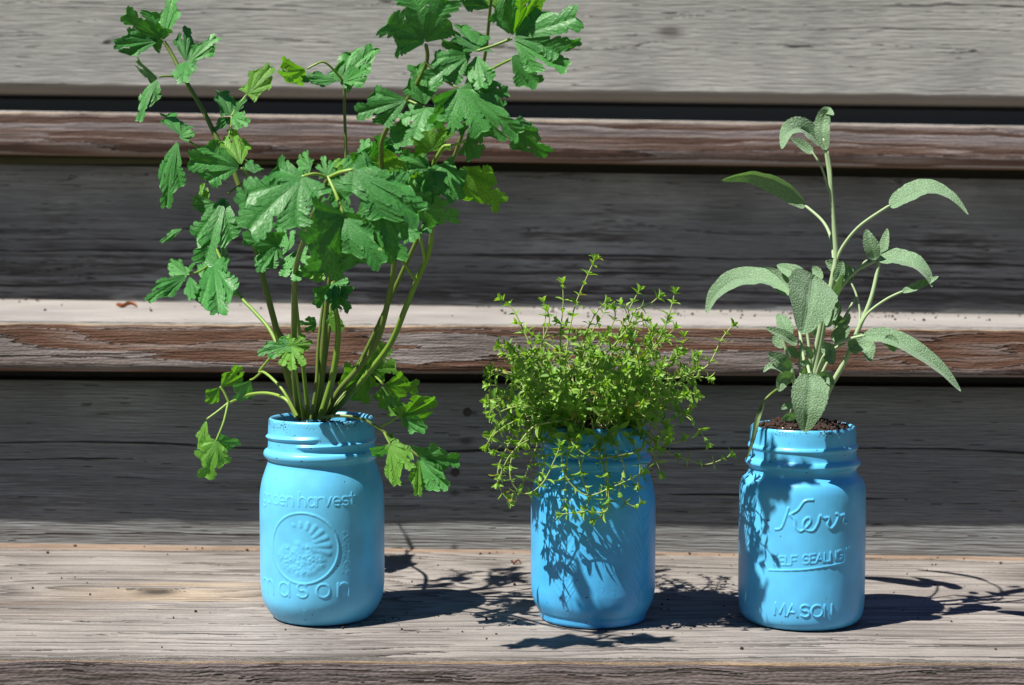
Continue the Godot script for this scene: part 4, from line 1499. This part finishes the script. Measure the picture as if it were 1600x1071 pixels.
func make_thyme() -> void:
	var t := thing("thyme_plant", "bushy thyme of wiry sprigs with tiny leaves spilling over the middle jar", "plant", "potted herbs")
	for k in 4:
		loose.append([PackedVector3Array(), PackedVector3Array(), PackedInt32Array()])
	for k in 3:
		var arr := make_thyme_leaf(40 + k)
		loose.append(arr)
		for c in 4:
			var m := ArrayMesh.new()
			add_surface(m, arr, M["thyme_%d" % c])
			thyme_leaf.append(m)
	# sprigs that stand out against the steps or hang over the jar
	for s in [
		"885,650,.01 882,590,.014 888,530,.014 898,480,.012 914,440,.01 930,404,.008", "880,650,.0 876,580,.004 876,520,.006 880,475,.006 879,440,.006",
		"890,655,.008 862,600,.014 836,555,.016 815,510,.014 800,482,.012 782,466,.01", "868,655,.004 852,600,.01 846,545,.012 858,505,.012 855,484,.012",
		"930,655,.006 950,580,.012 968,520,.012 985,480,.01 1000,452,.008", "935,655,-.004 965,560,0 990,490,.002 1012,478,.002 1032,462,.002",
		"950,655,.0 990,580,.004 1030,530,.006 1046,490,.006 1055,455,.004", "955,655,.01 1010,600,.016 1062,590,.018 1105,572,.018 1128,530,.016 1146,508,.014",
		"950,655,.014 1000,630,.022 1050,606,.026 1085,590,.026 1110,592,.026", "945,655,.004 1000,605,.008 1050,570,.01 1066,540,.01 1069,524,.01",
		"955,655,.02 1000,655,.034 1035,660,.038 1060,650,.038 1080,636,.036", "960,655,.016 1005,672,.03 1035,690,.034 1062,690,.034 1070,684,.034",
		"965,655,.012 1010,680,.024 1040,705,.028 1075,718,.03 1105,726,.03 1142,712,.03", "955,655,.01 1010,690,.03 1025,720,.032 1034,742,.032",
		"890,655,.02 845,640,.032 812,655,.036 790,673,.036 771,655,.036 767,620,.034 766,575,.03",
		"888,655,.024 850,650,.04 815,665,.046 792,700,.048 778,735,.048 782,765,.048 797,785,.048",
		"895,655,.028 860,660,.048 830,670,.052 800,715,.054 800,755,.054 822,772,.054 848,755,.054 866,720,.054 876,694,.054",
		"892,655,.024 860,655,.04 842,690,.046 826,730,.048 815,760,.046 798,775,.046", "885,655,.02 845,655,.034 815,690,.04 796,720,.042 781,745,.042",
		"905,655,.03 893,680,.046 886,720,.05 884,760,.05 884,790,.05", "925,655,.03 930,690,.046 945,740,.05 948,785,.05 940,805,.05 928,814,.05",
		"935,655,.03 945,700,.048 950,760,.052 948,798,.052 915,800,.052 875,804,.052", "905,655,.03 880,690,.05 882,740,.052 915,774,.052 960,760,.052 1008,738,.05",
		"900,655,.034 893,690,.05 925,714,.052 975,711,.052 1025,700,.05", "940,655,.03 960,690,.048 975,730,.05 968,772,.05 990,792,.048 1002,786,.048",
		"915,655,.03 905,690,.048 908,740,.05 920,780,.05 910,800,.05", "880,655,.018 850,690,.03 850,730,.034 838,770,.036",
		"950,655,.03 985,690,.044 1000,725,.046 996,760,.046", "870,655,.014 820,640,.024 800,600,.026 806,570,.024", "900,655,.01 920,580,.02 955,545,.024 985,510,.022 1010,500,.02",
		"910,655,.0 905,560,.004 925,500,.006 948,470,.006", "920,655,.012 935,600,.02 935,550,.022 960,500,.02 958,480,.02", "960,655,.0 1020,620,.002 1060,612,.0 1082,600,.0",
		"872,655,.01 830,600,.016 812,560,.016 800,545,.014", "938,655,.01 985,600,.014 1010,560,.014 1035,520,.012"]:
		sprig(t, spline(path_of(s), 7), 0.00064, true, 0.0090, 0.18)
	# the mass of the clump
	var c: Vector3 = jar_at[1]
	for k in 130:
		var a := rng.randf() * TAU
		var f := sqrt(rng.randf())
		var q := c + Vector3(cos(a) * f * 0.027, 0.126, sin(a) * f * 0.027)
		var out := Vector3(cos(a), 0, sin(a))
		var d := (out * (0.2 + 0.9 * f) * rng.randf_range(0.4, 1.1) + Vector3(-0.08, rng.randf_range(0.7, 1.1), 0) + Vector3(rng.randf_range(-0.3, 0.3), 0, rng.randf_range(-0.3, 0.3))).normalized()
		var n := rng.randi_range(8, 16)
		var sag := rng.randf_range(0.01, 0.06) * (1.0 + 1.0 * f)
		if k % 9 == 1:      # more of them hang over the left and the front
			out = Vector3(-0.8, 0, 0.6)
			d = Vector3(rng.randf_range(-1.0, -0.4), rng.randf_range(0.1, 0.6), rng.randf_range(0.1, 0.9)).normalized()
			q = c + Vector3(-0.018, 0.128, 0.014)
			sag *= 1.6
		if k % 9 == 3:
			d = Vector3(rng.randf_range(0.2, 0.9), rng.randf_range(0.3, 0.9), rng.randf_range(0.2, 0.9)).normalized()
			q = c + Vector3(0.012, 0.128, 0.014)
		if k % 7 == 0:
			sag *= 2.6
		var p := PackedVector3Array()
		var wob := Vector3(rng.randf_range(-0.12, 0.12), 0, rng.randf_range(-0.12, 0.12))
		for i in n:
			p.append(q)
			q += d * 0.0060
			var rel := q - c
			var rad := Vector2(rel.x, rel.z).length()
			if rel.y < 0.130 and rad < 0.041:      # lie over the shoulder of the jar, not in the glass
				q += Vector3(rel.x, 0, rel.z).normalized() * (0.041 - rad) if rel.y < 0.122 else Vector3(0, 0.002, 0)
			if rel.x < -0.070 or rel.x > 0.078:
				break
			d = (d + wob + Vector3(0, -sag * (0.5 + i * 0.14), 0)).normalized()
			if i % 4 == 3:
				wob = Vector3(rng.randf_range(-0.22, 0.22), rng.randf_range(-0.05, 0.15), rng.randf_range(-0.22, 0.22))
		if p.size() < 4:
			continue
		sprig(t, p, 0.00056, k < 24 and out.z > 0.1, 0.0083, 0.2)
	for k in 16:      # dry woody stems near the soil
		var a := rng.randf() * TAU
		var q := c + Vector3(cos(a) * 0.018, 0.124, sin(a) * 0.018)
		var d := Vector3(cos(a) * rng.randf_range(0.3, 1.0), rng.randf_range(0.3, 1.0), sin(a) * rng.randf_range(0.3, 1.0))
		var m := ArrayMesh.new()
		add_surface(m, tube_arrays(PackedVector3Array([q, q + d * 0.010, q + d * 0.018 + Vector3(0, 0.002, 0)]), 0.0007, 0.0004, 5), M.thyme_wood)
		put(t, "dry_stem", m)
	var mesh := ArrayMesh.new()
	for k in 4:
		if loose[k][0].size():
			lumps_mesh(loose[k][0], loose[k][1], loose[k][2], M["thyme_%d" % k], mesh)
	put(t, "small_leaves", mesh, "stuff")


# ---------------------------------------------------------------- sage

func sage_leaf(parent: Node, s: String, width: float, roll: float, cup := 0.25, dry := false) -> MeshInstance3D:
	var p := spline(path_of(s), 9)
	var n := p.size()
	var nu := 13
	var pts := PackedVector3Array()
	var uv := PackedVector2Array()
	var w0 := width * 0.9 * JAR_Z / F * 0.5 / maxf(cos(deg_to_rad(roll)), 0.5)
	var len := 0.0
	var side := Vector3.ZERO
	var ph := rng.randf() * TAU
	var mid := (p[n - 1] - p[0]).normalized()
	var fn := mid.cross(Vector3(0, 0, 1)).cross(mid)
	if (fn.rotated(mid, 0.3) - fn).dot(Vector3(-0.46, 0.83, 0.30)) < 0:      # a positive roll turns the face up to the sun
		roll = -roll
	for i in n:
		var t := float(i) / (n - 1)
		var T := (p[mini(i + 1, n - 1)] - p[maxi(i - 1, 0)]).normalized()
		if i: len += p[i].distance_to(p[i - 1])
		var X := T.cross(Vector3(0, 0, 1))
		if X.length() < 0.2 and side != Vector3.ZERO:
			X = side
		X = (X - T * X.dot(T)).normalized()
		if side != Vector3.ZERO and X.dot(side) < 0:
			X = -X
		side = X
		var N := X.cross(T).rotated(T, deg_to_rad(roll))
		X = X.rotated(T, deg_to_rad(roll))
		var w := w0 * pow(maxf(sin(PI * pow(clampf(t, 0.0, 1.0), 0.78)), 0.0), 0.75) + 0.00045 * (1.0 - t)
		for j in nu:
			var q := 2.0 * j / (nu - 1) - 1.0
			var teeth := 1.0 + (0.035 * sin(len * 2600.0 + ph + q) if absf(q) > 0.99 else 0.0)
			var z := cup * w * (1.0 - pow(absf(q), 1.3)) * -1.0 + w * 0.02 * sin(len * 420.0 + ph + q * 2.0)
			if absf(q) < 0.08: z -= w * 0.10
			pts.append(p[i] + X * (q * w * teeth) + N * z)
			uv.append(Vector2(q * w / 0.024, len / 0.024))
	var m := ArrayMesh.new()
	add_surface(m, arrays_of(pts, nu, n, uv), M.sage_dry if dry else M.sage)
	return put(parent, "leaf", m)


func make_sage() -> void:
	var g := thing("sage_plant", "grey green sage with long felted arching leaves growing in the right jar", "plant", "potted herbs")
	var s: MeshInstance3D
	var r := 0.0016
	s = stem(g, "stem", "1262,655,0 1272,590,.004 1288,500,.008 1302,430,.01 1306,400,.01 1303,350,.01 1297,280,.01 1291,238,.01 1287,216,.011", .0022, .0011, M.sage_stem)
	sage_leaf(s, "1291,234,.012 1285,208,.012 1286,188,.010 1292,174,.012 1303,180,.020", 25, 12, 0.2)
	sage_leaf(s, "1284,226,.010 1268,205,.014 1248,196,.020 1230,206,.026 1222,233,.030", 30, 38, 0.3)
	stem(s, "leaf_stalk", "1296,300,.010 1284,262,.006 1268,236,.004", .0008, .0006, M.sage_stem)
	sage_leaf(s, "1270,239,.004 1254,226,.004 1236,216,.006", 17, 30, 0.2)
	stem(s, "leaf_stalk", "1300,300,.010 1298,262,.012 1294,236,.014", .0008, .0006, M.sage_stem)
	stem(s, "leaf_stalk", "1303,404,.010 1298,370,.0 1285,345,-.012 1258,321,-.026", .0011, .0009, M.sage_stem)
	sage_leaf(s, "1259,322,-.026 1232,302,-.034 1205,288,-.042 1168,278,-.052 1127,283,-.060", 27, -58, 0.35)
	stem(s, "leaf_stalk", "1306,410,.010 1318,384,.012 1345,352,.016 1392,320,.02", .0012, .0009, M.sage_stem)
	sage_leaf(s, "1390,322,.020 1412,305,.024 1450,291,.028 1488,306,.032 1514,336,.034", 26, 58, 0.35)
	sage_leaf(s, "1306,440,.012 1312,425,.016 1317,408,.018", 17, 30, 0.2)
	sage_leaf(s, "1330,440,.004 1316,424,.0 1290,408,-.006", 30, -20, 0.2)
	sage_leaf(s, "1283,438,.0 1276,424,-.004 1270,416,-.006", 15, 20, 0.2)
	sage_leaf(s, "1300,475,.012 1309,450,.016 1318,428,.018", 18, -50, 0.2)

	s = stem(g, "stem", "1280,650,.006 1296,608,.01 1320,565,.014 1340,518,.016 1360,470,.016 1370,430,.014 1375,402,.012", .0020, .0011, M.sage_stem)
	sage_leaf(s, "1368,406,.016 1364,390,.018 1358,374,.018 1354,358,.016", 27, -10, 0.2)
	sage_leaf(s, "1377,402,.006 1382,380,.004 1387,357,.002", 14, 30, 0.2)
	sage_leaf(s, "1372,404,.012 1400,400,.018 1432,410,.026 1450,428,.028 1457,449,.028", 28, 54, 0.3)
	stem(s, "leaf_stalk", "1342,515,.016 1356,490,.018 1385,468,.020 1412,455,.022", .0010, .0008, M.sage_stem)
	sage_leaf(s, "1410,456,.022 1430,448,.024 1450,440,.026 1467,432,.028", 12, 40, 0.3)
	stem(s, "leaf_stalk", "1300,474,.004 1318,445,.004 1340,422,.006 1370,407,.008", .0012, .0010, M.sage_stem)
	stem(s, "leaf_stalk", "1318,442,.0 1334,424,-.002 1356,406,-.004", .0008, .0007, M.sage_stem)
	stem(s, "leaf_stalk", "1341,520,.016 1344,490,.012 1338,460,.008 1328,438,.004", .0008, .0006, M.sage_stem)
	stem(s, "leaf_stalk", "1318,500,.0 1328,482,-.002 1336,466,-.004", .0010, .0006, M.sage_stem)
	sage_leaf(s, "1326,544,.020 1342,538,.026 1356,546,.032 1359,566,.034", 34, 22, 0.3)

	s = stem(g, "stem", "1258,655,.010 1262,600,.014 1276,540,.018 1285,490,.02 1288,440,.02", .0019, .0012, M.sage_stem)
	sage_leaf(s, "1274,430,.032 1272,446,.042 1266,478,.050 1254,523,.054", 88, -8, 0.22)
	stem(s, "leaf_stalk", "1262,600,.014 1250,520,-.004 1246,485,-.018 1236,455,-.030", .0011, .0008, M.sage_stem)
	sage_leaf(s, "1238,458,-.030 1224,444,-.040 1204,430,-.050 1180,420,-.056", 32, -18, 0.25)
	sage_leaf(s, "1218,446,-.024 1190,433,-.034 1150,434,-.046 1118,456,-.056 1103,490,-.060", 31, 48, 0.3)
	sage_leaf(s, "1262,442,-.016 1242,426,-.030 1214,414,-.042", 28, 12, 0.25)
	stem(s, "leaf_stalk", "1272,600,.018 1286,560,.028 1310,536,.034 1352,524,.04", .0012, .0009, M.sage_stem)
	sage_leaf(s, "1348,525,.040 1385,524,.046 1430,544,.052 1474,578,.054 1502,612,.054", 27, 42, 0.3)
	sage_leaf(s, "1384,526,.046 1394,536,.048 1397,550,.050", 20, -10, 0.2)
	sage_leaf(s, "1283,545,.026 1294,550,.034 1302,570,.038", 25, -20, 0.3)
	stem(s, "leaf_stalk", "1264,600,.016 1262,572,.03 1266,588,.044", .0012, .0009, M.sage_stem)
	sage_leaf(s, "1266,583,.044 1266,610,.050 1263,642,.052 1257,676,.048", 60, 4, 0.18)

	s = stem(g, "stem", "1246,655,.006 1244,620,.01 1238,580,.012 1226,540,.012 1220,520,.012", .0014, .0008, M.sage_stem)
	sage_leaf(s, "1230,528,.010 1228,512,.008 1222,500,.004 1214,491,.0", 26, -10, 0.25)
	sage_leaf(s, "1246,537,.014 1226,524,.018 1196,512,.020", 17, 30, 0.3)
	sage_leaf(s, "1226,540,.006 1214,528,.002 1208,522,.0", 22, -40, 0.25)
	sage_leaf(s, "1234,582,.014 1222,566,.020 1200,553,.022", 28, 16, 0.25)
	sage_leaf(s, "1238,594,.014 1218,574,.020 1203,572,.022 1193,582,.024", 11, 40, 0.3)
	sage_leaf(s, "1238,592,.018 1224,594,.024 1217,612,.028", 26, -16, 0.25)
	stem(s, "leaf_stalk", "1240,594,.006 1222,604,.012 1205,616,.018 1193,628,.02", .0010, .0008, M.stalk_dark)
	sage_leaf(s, "1194,626,.020 1184,655,.024 1176,690,.026 1165,722,.028", 7, 8, 0.5, true)
	stem(s, "leaf_stalk", "1234,655,.016 1236,642,.018 1240,628,.02", .0007, .0005, M.sage_stem)
	sage_leaf(s, "1238,636,.020 1230,634,.024 1221,640,.026", 11, 10, 0.2)
	sage_leaf(s, "1243,656,.026 1233,651,.030 1222,657,.032", 14, -20, 0.2)
	sage_leaf(s, "1280,590,.028 1292,590,.034 1304,602,.038", 18, -26, 0.25)
	for q in ["1270,600,.02 1266,560,.024 1262,525,.022 1256,500,.02", "1268,600,.0 1272,560,-.004 1280,525,-.006 1288,505,-.008", "1276,600,.004 1296,560,.006 1306,530,.004 1310,505,.0", "1272,600,.01 1284,570,.014 1300,548,.016 1322,536,.02", "1254,600,.0 1250,570,-.002 1252,530,-.006"]:
		stem(s, "leaf_stalk", q, .0011, .0008, M.sage_stem)
	for q in [["1290,512,-.006 1298,500,-.002 1312,494,.002", 22, -30], ["1308,520,.0 1312,506,.002 1310,492,.002", 18, 40], ["1300,530,.006 1316,520,.012 1328,510,.016", 22, 20], ["1290,470,.01 1296,490,.014 1292,510,.016", 17, 50], ["1256,590,.022 1262,574,.028 1258,560,.03", 14, -30], ["1268,580,.03 1260,570,.034 1250,566,.036", 12, 20], ["1300,500,.0 1306,480,.002 1302,465,.004", 16, 55], ["1310,512,.004 1322,502,.006 1328,490,.006", 15, -30], ["1270,560,.03 1262,548,.034 1252,546,.036", 13, 20], ["1286,566,.03 1294,558,.034 1300,548,.034", 12, -30], ["1258,610,.02 1250,604,.024 1242,606,.026", 12, 20], ["1278,606,.03 1288,604,.034 1294,610,.036", 12, 20], ["1248,560,.0 1238,548,.0 1230,544,.002", 14, 10], ["1282,530,.0 1274,516,.002 1272,500,.004", 14, 40]]:
		sage_leaf(s, q[0], q[1], q[2], 0.25)


# ---------------------------------------------------------------- small things on the boards

func make_litter() -> void:
	var r := RandomNumberGenerator.new()
	r.seed = 77
	var V := PackedVector3Array()
	var N := PackedVector3Array()
	var I := PackedInt32Array()
	for k in 210:
		var x := r.randf_range(-0.45, 0.45)
		var z := r.randf_range(1.03, 1.33)
		if k < 120: z = 1.33 - pow(r.randf(), 2.0) * 0.15
		if k % 3 == 0:
			var j: Vector3 = jar_at[r.randi() % 3]
			x = j.x + r.randf_range(-0.02, 0.13)
			z = 1.12 + r.randf_range(-0.045, 0.06)
		var s := r.randf_range(0.0004, 0.0011) * (1.6 if r.randf() < 0.12 else 1.0)
		lump(Vector3(x, tread_y(low, x, z) + s * 0.5, -z), s, r, V, N, I)
	var o := put(self, "soil_crumbs", lumps_mesh(V, N, I, M.crumb), "stuff")
	tag(o, "dark crumbs of soil scattered over the lowest tread round the jars", "soil crumbs")
	V = PackedVector3Array(); N = PackedVector3Array(); I = PackedInt32Array()
	var mid := tread_data(1.293, 1.617, 502, 512, 468, 492)
	for k in 170:
		var x := r.randf_range(-0.5, 0.5)
		var z := 1.61 - pow(r.randf(), 1.6) * 0.2
		if r.randf() < 0.55: x = r.randf_range(0.02, 0.45)
		var s := r.randf_range(0.0006, 0.0017)
		lump(Vector3(x, tread_y(mid, x, z) + s * 0.5, -z), s, r, V, N, I)
	o = put(self, "soil_crumbs", lumps_mesh(V, N, I, M.crumb), "stuff")
	tag(o, "dark crumbs of soil along the back of the middle tread", "soil crumbs")
	chip("dry_leaf_scrap", "curled orange scrap of dry leaf on the middle tread at the left", Vector3(-0.335, 0, -1.50), mid, 0.018, 0.007, Color(0.62, 0.36, 0.18))
	chip("wood_chip", "reddish chip of bark on the middle tread behind the sage", Vector3(0.285, 0, -1.585), mid, 0.011, 0.006, Color(0.36, 0.20, 0.13))
	chip("wood_chip", "small orange brown chip lying on the lowest tread just left of the middle jar", Vector3(0.003, 0, -1.285), low, 0.008, 0.003, Color(0.52, 0.28, 0.14))


func chip(called: String, label: String, at: Vector3, t: Dictionary, l: float, w: float, c: Color) -> void:
	var nu := 9
	var nv := 7
	var pts := PackedVector3Array()
	var uv := PackedVector2Array()
	for j in nv:
		for i in nu:
			var a := 2.0 * i / (nu - 1) - 1.0
			var b := 2.0 * j / (nv - 1) - 1.0
			var k := sqrt(1.0 - a * a * 0.85)
			pts.append(Vector3(a * l / 2, 0.0008 + w * 0.45 * b * b * k + 0.0012 * sin(a * 4.0 + b), b * w / 2 * k))
			uv.append(Vector2(a, b))
	var m := ArrayMesh.new()
	add_surface(m, arrays_of(pts, nu, nv, uv), mat(c, 0.8))
	var o := put(self, called, m)
	o.position = Vector3(at.x, tread_y(t, at.x, -at.z) + 0.0006, at.z)
	o.rotation.y = 0.35
	tag(o, label, called.replace("_", " "))
